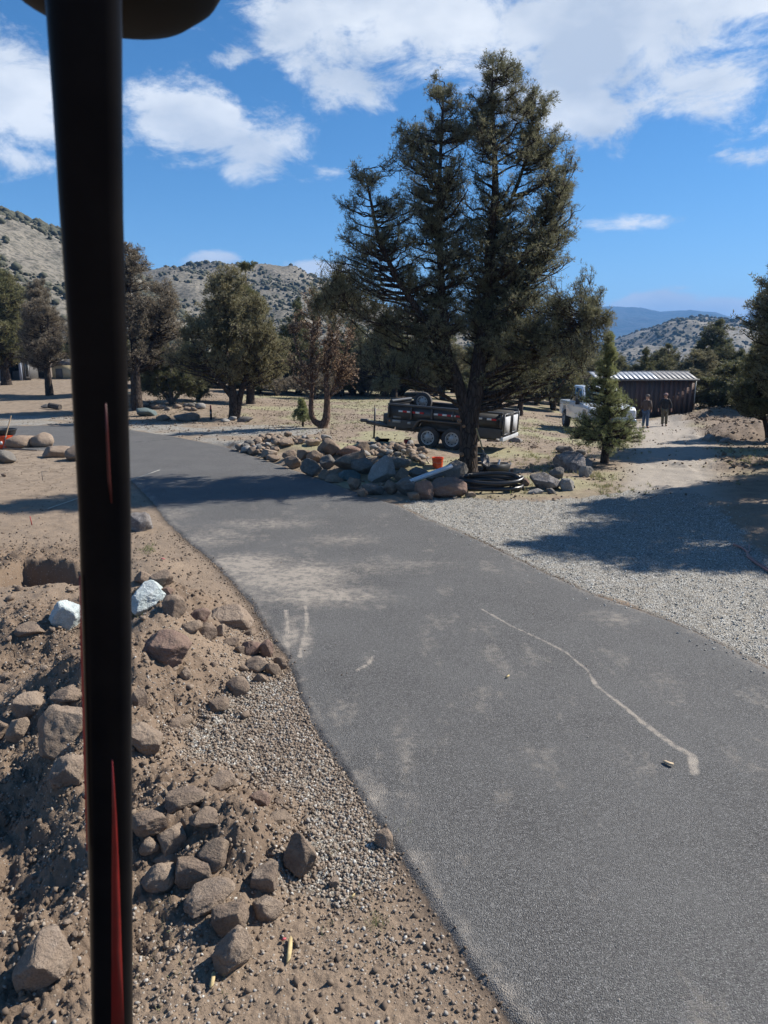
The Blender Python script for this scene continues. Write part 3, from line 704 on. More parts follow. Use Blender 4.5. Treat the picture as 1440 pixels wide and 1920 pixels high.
PILE = [
 (549, 867, 31, 29, 'b', 'squarish brown boulder at the asphalt edge, left end of the large boulders', 0),
 (585, 878, 44, 38, 'g', 'big round grey boulder sitting at the asphalt edge in the left half of the pile', 0),
 (571, 852, 30, 19, 'b', 'brown boulder behind the squarish one in the pile', 0),
 (592, 856, 36, 27, 'b', 'boulder resting between the round grey one and the pile crest', 0),
 (614, 867, 29, 28, 'g', 'grey boulder right behind the big round grey boulder', 0),
 (617, 840, 40, 33, 'b', 'rounded boulder forming the left summit of the pile', 0),
 (653, 847, 46, 24, 'r', 'flat-topped reddish boulder right of the left summit of the pile', 0),
 (681, 843, 21, 25, 'b', 'small upright boulder at the right end of the crest', 0),
 (657, 866, 64, 42, 'b', 'wide brown boulder in the middle of the pile', -14),
 (679, 876, 46, 32, 'g', 'grey boulder overlapping the wide brown one in the middle of the pile', 0),
 (653, 891, 46, 24, 'v', 'bluish boulder low in the middle of the pile', 0),
 (716, 882, 50, 56, 'l', 'large pale slanted boulder, brightest one in the pile', 0),
 (752, 892, 29, 31, 'b', 'brown boulder touching the right side of the pale slanted one', 0),
 (700, 918, 44, 25, 'g', 'flat boulder under the pale slanted one', 0),
 (664, 908, 26, 25, 'b', 'blocky little boulder at the asphalt left of the flat one', 0),
 (680, 924, 21, 17, 'b', 'small stone on the asphalt side below the blocky little boulder', 0),
 (733, 916, 27, 29, 'b', 'brown boulder between the flat one and the white pipe foot', 0),
 (761, 914, 39, 40, 'g', 'grey boulder with a rounded top at the low end of the white pipe', 0),
 (776, 931, 25, 19, 'b', 'small round boulder in front of the grey rounded-top one', 0),
 (795, 921, 35, 41, 'r', 'reddish boulder under the middle of the white pipe', 0),
 (839, 915, 70, 42, 'r', 'wide block-shaped reddish boulder, right end of the pile front', 0),
 (853, 884, 46, 38, 'g', 'grey boulder standing behind the wide reddish block by the big pine', 0),
 (882, 928, 22, 11, 't', 'flat tan stone just right of the wide reddish block', 0),
 (505, 852, 31, 21, 't', 'largest tan stone of the left tail of the pile', 0),
 (512, 860, 26, 16, 'b', 'brown stone at the asphalt edge below the largest tan tail stone', 0),
 (535, 829, 31, 18, 't', 'sunlit tan slab on top of the left tail of the pile', 0),
 (542, 852, 26, 17, 'b', 'brown rock between the tail stones and the large boulders', 0),
 (609, 891, 25, 22, 'b', 'pointed boulder at the asphalt right of the big round grey one', 0),
 (627, 897, 34, 18, 'b', 'low boulder at the asphalt left of the bluish one', 0),
 (750, 868, 42, 24, 'g', 'dark grey boulder behind the pale slanted one', 0),
 (784, 888, 42, 26, 'g', 'dark grey boulder under the orange bucket', 0),
 (816, 893, 40, 22, 'g', 'grey boulder right under the raised end of the white pipe', 0),
 (612, 821, 19, 13, 'l', 'small pale stone behind the left summit of the pile', 0),
 (587, 830, 26, 15, 't', 'tan stone at the back of the pile left of the summit', 0),
 (700, 868, 30, 22, 'b', 'brown boulder at the left shoulder of the pale slanted one', 0),
]
for i, t in enumerate(PILE): rock(*t[:6], 'boulder', 'boulders piled along the driveway', 4, t[6], 700 + i * 5, bury=.7, cat='rock', cuts=17)
# cobbles: shared meshes
COB = {}
for c in 'tblg':
    for k in range(5):
        V, F = rock_verts(900 + k * 7 + ord(c), 2, 9); V = V * np.array([1, .8, .62])
        me = mesh_np('cobble', V, [F], False); me.materials.append(RM[c]); COB[c, k] = me
def cobble(u, v, w, label, group, offr=(.2, .5), cs='tttbbgl'):
    x, y, gz, mpp = hit(u, v, 0)
    s = w * mpp / 2; o = link('cobble', COB[cs[rg.randint(len(cs))], rg.randint(5)], None, loc=(x, y, gz + s * rg.uniform(*offr)), rot=(rg.uniform(-.5, .5), rg.uniform(-.5, .5), rg.uniform(0, 6.28)))
    o.scale = (s, s, s); tag(o, label, 'cobble', group)
n = 0
while n < 150:
    u = rg.uniform(448, 612); t = (u - 448) / 165
    vlo = 842 - 22 * min(1, t * 3.0); vhi = 850 + 34 * t * .8
    v = rg.uniform(vlo, vhi)
    if t > .45 and v > 836: continue
    cobble(u, v, rg.uniform(7, 19) * (.8 + .3 * rg.rand()), 'cobble in the sunlit low tail at the left end of the rock pile', 'cobbles in the left tail of the pile', (.2, 1.0)); n += 1
for n in range(105):
    u = rg.uniform(684, 796); v = rg.normal(848 + (u - 700) * .10, 7)
    if v < 826 or v > 874: continue
    cobble(u, v, rg.uniform(8, 20), 'cobble in the loose heap behind the big boulders near the trailer', 'cobbles heaped behind the boulders', (.3, 1.3))
for n in range(40):
    u = rg.uniform(560, 870); v = 872 + (u - 560) * .19 + rg.uniform(2, 10)
    cobble(u, v, rg.uniform(5, 12), 'little stone fallen onto the asphalt edge at the foot of the boulder pile', 'stones at the foot of the pile', cs='bbg')

RR_ = [
 (1023, 906, 64, 40, 'p', 'folded grey and pink boulder right of the black pipe coils', 15),
 (1062, 911, 27, 30, 'l', 'pale rock on the right flank of the folded boulder', 0),
 (1005, 922, 30, 11, 'l', 'flat pale stone in front of the folded boulder', 0),
 (1043, 889, 26, 26, 'g', 'dark pointed rock behind the folded boulder', 0),
 (984, 905, 19, 19, 'r', 'pinkish rock between the coils and the folded boulder', 0),
 (1072, 870, 68, 48, 'p', 'big dark-streaked boulder left of the small pine', 25),
 (1098, 887, 26, 26, 'l', 'grey rock on the near side of the dark-streaked boulder', 0),
 (1099, 869, 25, 19, 'l', 'smooth pale rock right of the dark-streaked boulder', 0),
 (1059, 845, 34, 18, 'g', 'brown-grey rock farthest back of the right rocks', 0),
 (1089, 849, 19, 13, 'g', 'small rock at the left foot of the small pine', 0),
 (967, 826, 25, 13, 'l', 'pale rock on the dry grass behind the trailer door', 0),
 (1003, 837, 14, 8, 't', 'tiny tan rock on the dry grass right of the pale one', 0),
 (1033, 922, 19, 14, 'g', 'small dark rock tucked under the folded boulder', 0),
 (926, 825, 26, 9, 'l', 'flat pale rock beneath the trailer tail', 0),
 (1075, 912, 8, 8, 'g', 'single dark pebble right of the folded boulder', 0),
 (1330, 822, 22, 18, 'l', 'pale round stone in the spoil bank right of the dirt track', 0),
 (1358, 826, 18, 12, 'l', 'smaller pale stone in the spoil bank right of the dirt track', 0),
]
for i, t in enumerate(RR_): rock(*t[:6], 'rock', None, 4, t[6], 1300 + i * 5, cuts=20, bury=.5)
for (u, v) in [(990, 878), (1000, 884), (1012, 880), (1020, 890), (975, 890), (1035, 878), (996, 872), (960, 884)]:
    cobble(u, v, rg.uniform(7, 13), 'small stone in the dark soil behind the black tub', 'small stones behind the black tub', cs='rbr'.replace('r', 'b') + 't')

# ------------------------------------------------------------------ gravel, clods (stuff)
PEB = []
for k in range(6):
    V, F = ICO[1]; r_ = np.random.RandomState(60 + k); V = V * np.array([1, .75, .5]) * (1 + .35 * (r_.rand(len(V), 1) - .5)); PEB.append(V)
PF = ICO[1][1][:, :3]
O8 = np.array([[1, 0, 0], [-1, 0, 0], [0, .75, 0], [0, -.75, 0], [0, 0, .55], [0, 0, -.55]], float); O8F = np.array([[0, 2, 4], [2, 1, 4], [1, 3, 4], [3, 0, 4], [2, 0, 5], [1, 2, 5], [3, 1, 5], [0, 3, 5]])
def rotm(n, r_):
    q_ = r_.normal(size=(n, 4)) * np.array([1, .35, .35, 1]); q_ /= np.linalg.norm(q_, axis=1)[:, None]; w, a, b, c = q_.T
    return np.stack([np.stack([1-2*(b*b+c*c), 2*(a*b-c*w), 2*(a*c+b*w)], -1), np.stack([2*(a*b+c*w), 1-2*(a*a+c*c), 2*(b*c-a*w)], -1), np.stack([2*(a*c-b*w), 2*(b*c+a*w), 1-2*(a*a+b*b)], -1)], 1)
def scatter(name, px, py, s, m, seed, label, cat, low=False, lift=.25, light=None):
    r_ = np.random.RandomState(seed); n = len(px); z_ = T(px, py)
    base = np.broadcast_to(O8, (n, 6, 3)) if low else np.array(PEB)[r_.randint(0, 6, n)]
    Fb = O8F if low else PF
    M_ = rotm(n, r_); jit = 1 + .35 * (r_.rand(n, base.shape[1], 1) - .5)
    VV = np.einsum('nij,nkj->nki', M_, base * jit) * s[:, None, None] + np.stack([px, py, z_ + s * lift], -1)[:, None, :]
    FF = (Fb[None] + (np.arange(n) * base.shape[1])[:, None, None]).reshape(-1, 3)
    me = mesh_np(name, VV.reshape(-1, 3), [FF], True)
    a = me.attributes.new('tone', 'FLOAT', 'FACE'); a.data.foreach_set('value', np.repeat(r_.rand(n) if light is None else light, len(Fb)).astype(np.float32))
    return tag(link(name, me, m), label, cat, kind='stuff')
def tone_mat(name, stops, rough=.9):
    m, nt, b = new_mat(name); a = nt.nodes.new('ShaderNodeAttribute'); a.attribute_name = 'tone'
    g = nt.nodes.new('ShaderNodeNewGeometry').outputs['Position']
    k = ramp(nt, a.outputs['Fac'], stops)
    k = mixc(nt, mnode(nt, 'MULTIPLY', tex_noise(nt, g, 120, 4, .7).outputs[0], .5), k, (.2, .16, .12))
    nt.links.new(k, b.inputs['Base Color']); b.inputs['Roughness'].default_value = rough; b.inputs['Specular IOR Level'].default_value = .25; return m
pm = tone_mat('pebble', [(0, (.12, .085, .06)), (.5, (.25, .19, .14)), (.8, (.36, .30, .235)), (.95, (.33, .31, .28)), (1, (.62, .60, .54))])
pmw = tone_mat('pebble_grey', [(0, (.14, .14, .125)), (.4, (.36, .36, .33)), (.8, (.54, .54, .5)), (1, (.72, .72, .67))])
cm = tone_mat('clod', [(0, (.10, .07, .05)), (.6, (.165, .12, .084)), (1, (.25, .19, .135))], 1)
def area_pts(n, seed, ulo, uhi, vlo, vhi, f):
    r_ = np.random.RandomState(seed); P = []
    A0 = G0(ulo, vhi); B0 = G0(uhi, vlo); C0 = G0(ulo, vlo); D0 = G0(uhi, vhi)
    xs = r_.uniform(min(A0[0], C0[0], B0[0], D0[0]), max(B0[0], D0[0]), n); ys = r_.uniform(A0[1], B0[1], n)
    d = np.stack([xs, ys], -1); k = f(xs, ys) > r_.rand(n)
    c = math.cos(R(PITCH)); s_ = math.sin(R(PITCH)); uu = 720 + F_PX * xs / (ys * c + HC * s_)
    k &= (uu > -90) & (uu < 1530)
    return xs[k], ys[k]
# gravel strip between the rocks and the asphalt
def fstrip(x, y):
    a = sdf(ASPH, x, y); return np.where(a < .0, ss(-.25, .15, sdf(STRIP, x, y) + .35 * (fb2(x * 3, y * 3, 3, 23) - .5)), 0)
px_, py_ = area_pts(60000, 1, 250, 780, 1220, 1800, fstrip); s_ = .006 + .013 * np.random.RandomState(1).rand(len(px_)) ** 2.0
scatter('gravel', px_, py_, s_, pm, 2, 'tan and white pebbles in the strip between dug-up rocks and asphalt', 'gravel')
def fdirt(x, y):
    a = sdf(ASPH, x, y); return np.where(a < -.02, (.16 + .7 * ss(.42, .68, fb2(x * 2, y * 2, 3, 70))), 0)
px_, py_ = area_pts(70000, 3, -60, 950, 1180, 1990, fdirt); s_ = .004 + .013 * np.random.RandomState(3).rand(len(px_)) ** 2.4
scatter('gravel', px_, py_, s_, pm, 4, 'pebbles strewn over the brown dirt in the lower left', 'gravel')
def fso(x, y): return np.where(sdf(ASPH, x, y) < -.03, .25 + .75 * soil(x, y), 0)
px_, py_ = area_pts(75000, 5, -100, 900, 1000, 1990, fso); s_ = .005 + .030 * np.random.RandomState(5).rand(len(px_)) ** 4.5
scatter('soil_crumbs', px_, py_, s_, cm, 6, 'crumbs and clods of brown soil over the spoil bank', 'soil', lift=.1, low=True)
px_, py_ = area_pts(26000, 7, 740, 1500, 930, 1420, lambda x, y: np.where(sdf(ASPH, x, y) < .03, ss(-.5, .3, sdf(GRAV, x, y)) * .9, .30 * (1 - ss(.0, .5, sdf(ASPH, x, y))) * (sdf(GRAV, x, y) > -.7))); s_ = .007 + .013 * np.random.RandomState(7).rand(len(px_)) ** 2
scatter('gravel', px_, py_, s_, pmw, 8, 'pale grey crushed gravel on the turnout right of the asphalt', 'gravel', low=True)
px_, py_ = area_pts(12000, 9, 0, 600, 850, 1060, lambda x, y: np.where(sdf(ASPH, x, y) < -.1, .5, 0)); s_ = .007 + .02 * np.random.RandomState(9).rand(len(px_)) ** 3
scatter('gravel', px_, py_, s_, cm, 10, 'bits of stone and duff on the raked dirt left of the driveway', 'gravel', low=True)
px_, py_ = area_pts(60000, 13, 880, 1500, 780, 945, lambda x, y: np.where(sdf(ASPH, x, y) < -.1, (.12 + .5 * ss(.45, .65, fb2(x * .8, y * .8, 4, 71)) + .5 * soil(x, y)) * (1 - .75 * ss(-.3, .3, sdf(TRACK, x, y))), 0)); s_ = .012 + .05 * np.random.RandomState(13).rand(len(px_)) ** 4
scatter('litter', px_, py_, s_, cm, 14, 'dark duff, cones and stones littering the ground under the right-hand trees', 'litter', low=True)
px_, py_ = area_pts(40000, 15, 240, 760, 745, 840, lambda x, y: np.where(sdf(ASPH, x, y) < -.1, (.12 + .6 * ss(.45, .65, fb2(x * .8, y * .8, 4, 72))), 0)); s_ = .015 + .05 * np.random.RandomState(15).rand(len(px_)) ** 4
scatter('litter', px_, py_, s_, cm, 16, 'dark duff and cones littering the ground under the left-hand trees', 'litter', low=True)
px_, py_ = area_pts(16000, 17, 1260, 1500, 770, 900, lambda x, y: np.where(sdf(TRACK, x, y) < -.3, .9 * soil(x, y), 0)); s_ = .03 + .14 * np.random.RandomState(17).rand(len(px_)) ** 4
scatter('soil_crumbs', px_, py_, s_, cm, 18, 'clods and stones on the dark dug-out bank right of the dirt track', 'soil', low=True)
px_, py_ = area_pts(150000, 19, 200, 1000, 1000, 1990, lambda x, y: .9 * np.exp(-((sdf(ASPH, x, y) + .035) / .055) ** 2)); s_ = .003 + .014 * np.random.RandomState(19).rand(len(px_)) ** 3
scatter('soil_crumbs', px_, py_, s_, cm, 20, 'crumbled soil and tar along the left edge of the asphalt', 'soil', low=True, lift=.2)
# stray stones on the asphalt
px_, py_ = area_pts(330, 11, 500, 1440, 1000, 1990, lambda x, y: np.where(sdf(ASPH, x, y) > .02, .2 + .8 * ss(1.2, .1, sdf(ASPH, x, y)), 0)); s_ = .004 + .008 * np.random.RandomState(11).rand(len(px_)) ** 2
scatter('gravel', px_, py_, s_, pm, 12, 'loose pebbles scattered on the black asphalt', 'gravel', lift=.4)
# cobbles of intermediate size in the spoil, each a thing
for i in range(70):
    u = rg.uniform(-10, 470); v = rg.uniform(1090, 1900); 
    if v > 1500 and u > 300 and v < 1800: continue
    p = G0(u, v)
    if sdf(ASPH, np.array([p[0]]), np.array([p[1]]))[0] > -.25: continue
    cobble(u, v, rg.uniform(8, 20) * (1 + (v - 1100) / 1500), 'fist-sized stone lying in the loose soil of the spoil bank', 'small stones in the spoil bank', (.1, .4), 'bbtt')
# ------------------------------------------------------------------ trees
def leaf_mat(name, stops, transl=.35):
    m, nt, b = new_mat(name); a = nt.nodes.new('ShaderNodeAttribute'); a.attribute_name = 'tone'
    nt.links.new(ramp(nt, a.outputs['Fac'], stops), b.inputs['Base Color']); b.inputs['Roughness'].default_value = .6; b.inputs['Specular IOR Level'].default_value = .35
    tr = nt.nodes.new('ShaderNodeBsdfTranslucent'); nt.links.new(b.inputs['Base Color'].links[0].from_socket, tr.inputs[0])
    mx = nt.nodes.new('ShaderNodeMixShader'); mx.inputs[0].default_value = transl
    out = nt.nodes['Material Output']; nt.links.new(b.outputs[0], mx.inputs[1]); nt.links.new(tr.outputs[0], mx.inputs[2]); nt.links.new(mx.outputs[0], out.inputs[0]); return m
def bark_mat(name, c1, c2, c3, sc=14):
    m, nt, b = new_mat(name); t = nt.nodes.new('ShaderNodeTexCoord').outputs['Object']
    mpn = nt.nodes.new('ShaderNodeMapping'); nt.links.new(t, mpn.inputs[0]); mpn.inputs['Scale'].default_value = (1, 1, .28)
    v = nt.nodes.new('ShaderNodeTexVoronoi'); v.inputs['Scale'].default_value = sc; nt.links.new(mpn.outputs[0], v.inputs['Vector']); v.feature = 'DISTANCE_TO_EDGE'
    n = tex_noise(nt, t, 6, 6, .65).outputs[0]
    k = mixc(nt, ramp(nt, n, [(.35, 0.0), (.65, 1.0)]), c1, c2); k = mixc(nt, ramp(nt, v.outputs['Distance'], [(.0, 1.0), (.12, 0.0)]), k, c3)
    nt.links.new(k, b.inputs['Base Color']); b.inputs['Roughness'].default_value = .95; b.inputs['Specular IOR Level'].default_value = .15
    bump(nt, b, mnode(nt, 'ADD', ramp(nt, v.outputs['Distance'], [(0, 0.0), (.25, 1.0)]), n), 1, .02); return m
LM = {'pine': leaf_mat('pine_needles', [(0, (0.06, 0.064, 0.040)), (.5, (0.165, 0.165, 0.092)), (.85, (0.28, 0.26, 0.150)), (1, (0.37, 0.32, 0.20))]),
      'juniper': leaf_mat('juniper_scales', [(0, (0.055, 0.063, 0.028)), (.5, (0.148, 0.147, 0.065)), (.85, (0.243, 0.219, 0.100)), (1, (0.329, 0.265, 0.144))]),
      'olive': leaf_mat('olive_foliage', [(0, (0.078, 0.076, 0.038)), (.5, (0.199, 0.179, 0.090)), (.85, (0.294, 0.257, 0.144)), (1, (0.381, 0.297, 0.188))]),
      'grey': leaf_mat('grey_twiggy_foliage', [(0, (0.087, 0.070, 0.051)), (.5, (0.207, 0.169, 0.116)), (1, (0.364, 0.297, 0.202))]),
      'rust': leaf_mat('rust_leaves', [(0, (.17, .11, .07)), (.5, (.38, .25, .15)), (.8, (.48, .36, .23)), (1, (.25, .20, .15))]),
      'dark': leaf_mat('dark_needles', [(0, (0.041, 0.049, 0.024)), (.5, (0.115, 0.119, 0.054)), (1, (0.207, 0.195, 0.090))]),
      'young': leaf_mat('young_pine_needles', [(0, (0.104, 0.125, 0.058)), (.5, (0.226, 0.250, 0.107)), (1, (0.381, 0.375, 0.172))])}
BK = {'dark': bark_mat('bark_dark', (.085, .065, .052), (.055, .043, .036), (.022, .017, .014)),
      'red': bark_mat('bark_reddish', (.17, .105, .075), (.11, .075, .055), (.05, .035, .028)),
      'grey': bark_mat('bark_grey', (.15, .13, .115), (.10, .085, .075), (.04, .034, .03))}

def tubes(P, Rd, sides=4):
    """P (n,k,3), Rd (n,k) -> verts, quads"""
    n, k, _ = P.shape
    D = np.empty_like(P); D[:, 1:-1] = P[:, 2:] - P[:, :-2]; D[:, 0] = P[:, 1] - P[:, 0]; D[:, -1] = P[:, -1] - P[:, -2]
    D /= np.linalg.norm(D, axis=2)[..., None] + 1e-9
    ref = np.where(np.abs(D[:, :, 2:3]) > .9, np.array([1., 0, 0]), np.array([0., 0, 1]))
    U = np.cross(D, ref); U /= np.linalg.norm(U, axis=2)[..., None] + 1e-9; W = np.cross(D, U)
    an = np.arange(sides) * 2 * math.pi / sides
    V = P[:, :, None, :] + (U[:, :, None, :] * np.cos(an)[:, None] + W[:, :, None, :] * np.sin(an)[:, None]) * Rd[:, :, None, None]
    i = np.arange(n * k * sides).reshape(n, k, sides)
    F = np.stack([i[:, :-1], np.roll(i, -1, 2)[:, :-1], np.roll(i, -1, 2)[:, 1:], i[:, 1:]], -1).reshape(-1, 4)
    return V.reshape(-1, 3), F

def resample(st, n=60):
    st = np.asarray(st, float); 
    # catmull-rom through the given points (x,y,z,r)
    P = np.vstack([2 * st[0] - st[1], st, 2 * st[-1] - st[-2]]); out = []
    m = len(st) - 1
    for s_ in np.linspace(0, m - 1e-6, n):
        i = int(s_); t = s_ - i; a, b, c, d = P[i], P[i + 1], P[i + 2], P[i + 3]
        out.append(.5 * ((2 * b) + (-a + c) * t + (2 * a - 5 * b + 4 * c - d) * t * t + (-a + 3 * b - 3 * c + d) * t ** 3))
    out = np.array(out); out[:, 3] = np.maximum(out[:, 3], .006); return out

def make_tree(name, stems, blobs, nb, twigs, tufts, needles, nl, nw, leaf, bark, seed, label, cat='tree', group=None, rise=.35, surf=.45, tw_len=.22, gapn=.0, gsc=.9, sides=10, flare=True, bare=0, spread=.55, droop=0.0, cap=330000):
    """stems in local coordinates (x,y,z,r); blobs (cx,cy,cz,rx,ry,rz,weight). Returns the root empty."""
    r_ = np.random.RandomState(seed)
    root = empty(name, label=label, cat=cat, group=group)
    ST = [resample(s, 48) for s in stems]
    V = []; F = []; off = 0
    for S in ST:
        S = S.copy()
        v, f = tubes(S[None, :, :3], S[None, :, 3], sides)
        # bark relief
        vv = v - np.repeat(S[:, :3], sides, 0); v = v + vv * (.35 * (fb2(np.arctan2(vv[:, 1], vv[:, 0]) * 2.2, v[:, 2] * 2.4, 3, seed) - .5))[:, None]
        V.append(v); F.append(f + off); off += len(v)
    tr = link('trunk', mesh_np('trunk', np.concatenate(V), [np.concatenate(F)], True), bark, root)
    # branch ends inside the crown
    w = np.array([b[6] * b[3] * b[4] * b[5] for b in blobs]) ** .85; w /= w.sum()
    k = r_.choice(len(blobs), nb * 3, p=w); B = np.array([b[:6] for b in blobs])[k]
    d = r_.normal(size=(nb * 3, 3)); d /= np.linalg.norm(d, axis=1)[:, None]
    E = B[:, :3] + d * (r_.rand(nb * 3, 1) ** surf) * B[:, 3:6]
    keep = E[:, 2] > .25
    if gapn: keep &= fb3(E * gsc + seed, 3, seed) > gapn
    E = E[keep][:nb]
    zm = max(q[-1][2] for q in ST)
    tips = [S_[-1][:3] + r_.normal(size=(9, 3)) * np.array([.018, .018, .014]) * zm - np.array([0, 0, .022]) * zm for S_ in ST]; E = np.concatenate([E] + tips); nb_ = len(E)
    allS = np.concatenate(ST)
    hd_ = np.hypot(E[:, None, 0] - allS[None, :, 0], E[:, None, 1] - allS[None, :, 1]); dz = E[:, None, 2] - allS[None, :, 2]
    cost = hd_ + np.abs(dz - rise * hd_) * 1.4 + (allS[None, :, 2] < .7) * 3 + .1 * r_.rand(*hd_.shape)
    j = cost.argmin(1); P0 = allS[j, :3]; r0 = allS[j, 3]
    L_ = np.linalg.norm(E - P0, axis=1)
    C = P0 + (E - P0) * np.array([.6, .6, .25]) + r_.normal(size=(nb_, 3)) * .08 * L_[:, None]
    t = np.linspace(0, 1, 8)[None, :, None]
    BP = P0[:, None] * (1 - t) ** 2 + 2 * C[:, None] * t * (1 - t) + E[:, None] * t ** 2
    BP = BP + r_.normal(size=BP.shape) * .025 * L_[:, None, None] * np.sin(t * math.pi)
    br = np.minimum(.42 * r0, .012 + .016 * L_); BR = br[:, None] * (1 - .8 * t[0, :, 0])[None] + .004
    v1, f1 = tubes(BP, BR, 5)
    # twigs on the outer part of each branch
    nt_ = twigs; tt = r_.uniform(.38, 1.0, (nb_, nt_)) ** .75
    ii = np.clip((tt * 7).astype(int), 0, 6); fr = (tt * 7 - ii)[..., None]
    ar = np.arange(nb_)[:, None]; base = BP[ar, ii] * (1 - fr) + BP[ar, ii + 1] * fr; tang = BP[ar, ii + 1] - BP[ar, ii]; tang /= np.linalg.norm(tang, axis=2)[..., None] + 1e-9
    dr = tang * .6 + r_.normal(size=base.shape) * spread + np.array([0, 0, .22 - droop]); dr /= np.linalg.norm(dr, axis=2)[..., None]
    ln = (tw_len * np.sqrt(np.maximum(L_, .3)) * (1.35 - tt.T).T[..., None] if False else tw_len * np.sqrt(np.clip(L_, .3, 3))[:, None, None] * (1.5 - .7 * tt[..., None])) * r_.uniform(.5, 1.3, (nb_, nt_, 1))
    TP = np.stack([base, base + dr * ln * .5 + r_.normal(size=base.shape) * .06 * ln, base + dr * ln + np.array([0, 0, .12]) * ln], 2).reshape(-1, 3, 3)
    v2, f2 = tubes(TP, np.tile(np.array([.0075, .005, .003]) * max(1, nw / .012) ** .5, (len(TP), 1)), 3)
    link('branches', mesh_np('branches', np.concatenate([v1, v2]), [np.concatenate([f1, f2 + len(v1)])], True), bark, root)
    # foliage tufts
    if tufts:
        M_ = len(TP); s_ = r_.uniform(.25, 1.05, (M_, tufts)); dirt_ = TP[:, 2] - TP[:, 0]
        C_ = TP[:, None, 0] + dirt_[:, None] * s_[..., None] + r_.normal(size=(M_, tufts, 3)) * nl * .35
        ax = dirt_ / (np.linalg.norm(dirt_, axis=1)[:, None] + 1e-9)
        C_ = C_.reshape(-1, 3); ax = np.repeat(ax, tufts, 0)
        if bare: kk = r_.rand(len(C_)) > bare; C_ = C_[kk]; ax = ax[kk]
        if len(C_) * needles > cap: kk = r_.rand(len(C_)) < cap / (len(C_) * needles); C_ = C_[kk]; ax = ax[kk]
        n_ = len(C_); D = ax[:, None] * .75 + r_.normal(size=(n_, needles, 3)) * .62 + np.array([0, 0, .15]); D /= np.linalg.norm(D, axis=2)[..., None]
        ln2 = nl * r_.uniform(.6, 1.25, (n_, needles, 1)); side = np.cross(D, r_.normal(size=D.shape)); side /= np.linalg.norm(side, axis=2)[..., None] + 1e-9
        o_ = C_[:, None] + D * nl * .05
        tri = np.stack([o_ - side * nw * .5 + D * ln2 * .25, o_ + side * nw * .5 + D * ln2 * .35, o_ + D * ln2], 2).reshape(-1, 3)
        me = mesh_np('crown', tri, [np.arange(len(tri)).reshape(-1, 3)])
        tone = np.clip(np.repeat(.25 + .5 * fb3(C_ * 1.6, 2, seed) + .22 * r_.rand(n_), needles) + .22 * (r_.rand(n_ * needles) - .5), 0, 1)
        a = me.attributes.new('tone', 'FLOAT', 'FACE'); a.data.foreach_set('value', tone.astype(np.float32))
        link('crown', me, leaf, root)
    return root

# --- the big twin pine beside the rock pile
bx0, by0, bz0, mpp0 = hit(877, 892)
TD = by0
def tp(u, v, dy=0.0, r=.05):
    """photo pixel -> point at the tree's own distance, in the tree's local frame"""
    d = px_dir(u, v); t = (TD + dy) / d[1]
    return (d[0] * t - bx0, dy, HC + d[2] * t - bz0, r)
stems = [
 [tp(877, 905, 0, .36), tp(877, 888, 0, .29), tp(879, 850, 0, .235), tp(881, 790, 0, .225), tp(891, 730, 0, .20), tp(900, 660, .05, .175), tp(912, 590, .1, .15), tp(919, 520, .1, .13), tp(920, 450, .05, .11), tp(928, 370, 0, .085), tp(927, 280, 0, .06), tp(923, 190, 0, .035), tp(924, 112, 0, .012)],
 [tp(876, 795, 0, .16), tp(866, 745, -.05, .15), tp(852, 697, -.1, .13), tp(838, 655, -.15, .11), tp(834, 600, -.1, .095), tp(828, 540, -.1, .085), tp(825, 455, -.1, .075), tp(823, 370, -.1, .06), tp(828, 250, -.1, .035), tp(833, 155, -.1, .012)],
 [tp(842, 665, -.12, .10), tp(815, 632, -.3, .09), tp(785, 584, -.5, .08), tp(760, 545, -.6, .07), tp(738, 510, -.7, .06), tp(710, 442, -.8, .045), tp(695, 375, -.8, .03), tp(682, 316, -.8, .012)],
 [tp(918, 470, .1, .075), tp(934, 408, .2, .06), tp(958, 375, .3, .05), tp(985, 300, .4, .035), tp(1000, 210, .4, .02), tp(1005, 180, .4, .01)],
 [tp(905, 640, .1, .08), tp(950, 560, .5, .065), tp(990, 470, .7, .05), tp(1030, 400, .8, .035), tp(1062, 345, .8, .015)],
 [tp(893, 715, 0, .07), tp(940, 690, -.4, .055), tp(1000, 650, -.8, .04), tp(1060, 620, -1.1, .025), tp(1120, 590, -1.3, .012)],
 [tp(845, 690, -.1, .07), tp(800, 640, .5, .055), tp(740, 610, .9, .04), tp(670, 590, 1.2, .025), tp(600, 560, 1.4, .012)],
 [tp(872, 770, 0, .05), tp(830, 740, -.5, .04), tp(780, 715, -1.0, .025), tp(720, 705, -1.3, .012)],
]
def bp(u, v, dy, rx, ry, dep, w=1.0):
    c = tp(u, v, dy); m_ = TD / F_PX * 1.0
    return (c[0], c[1], c[2], rx * m_ * .98, dep, ry * m_, w)
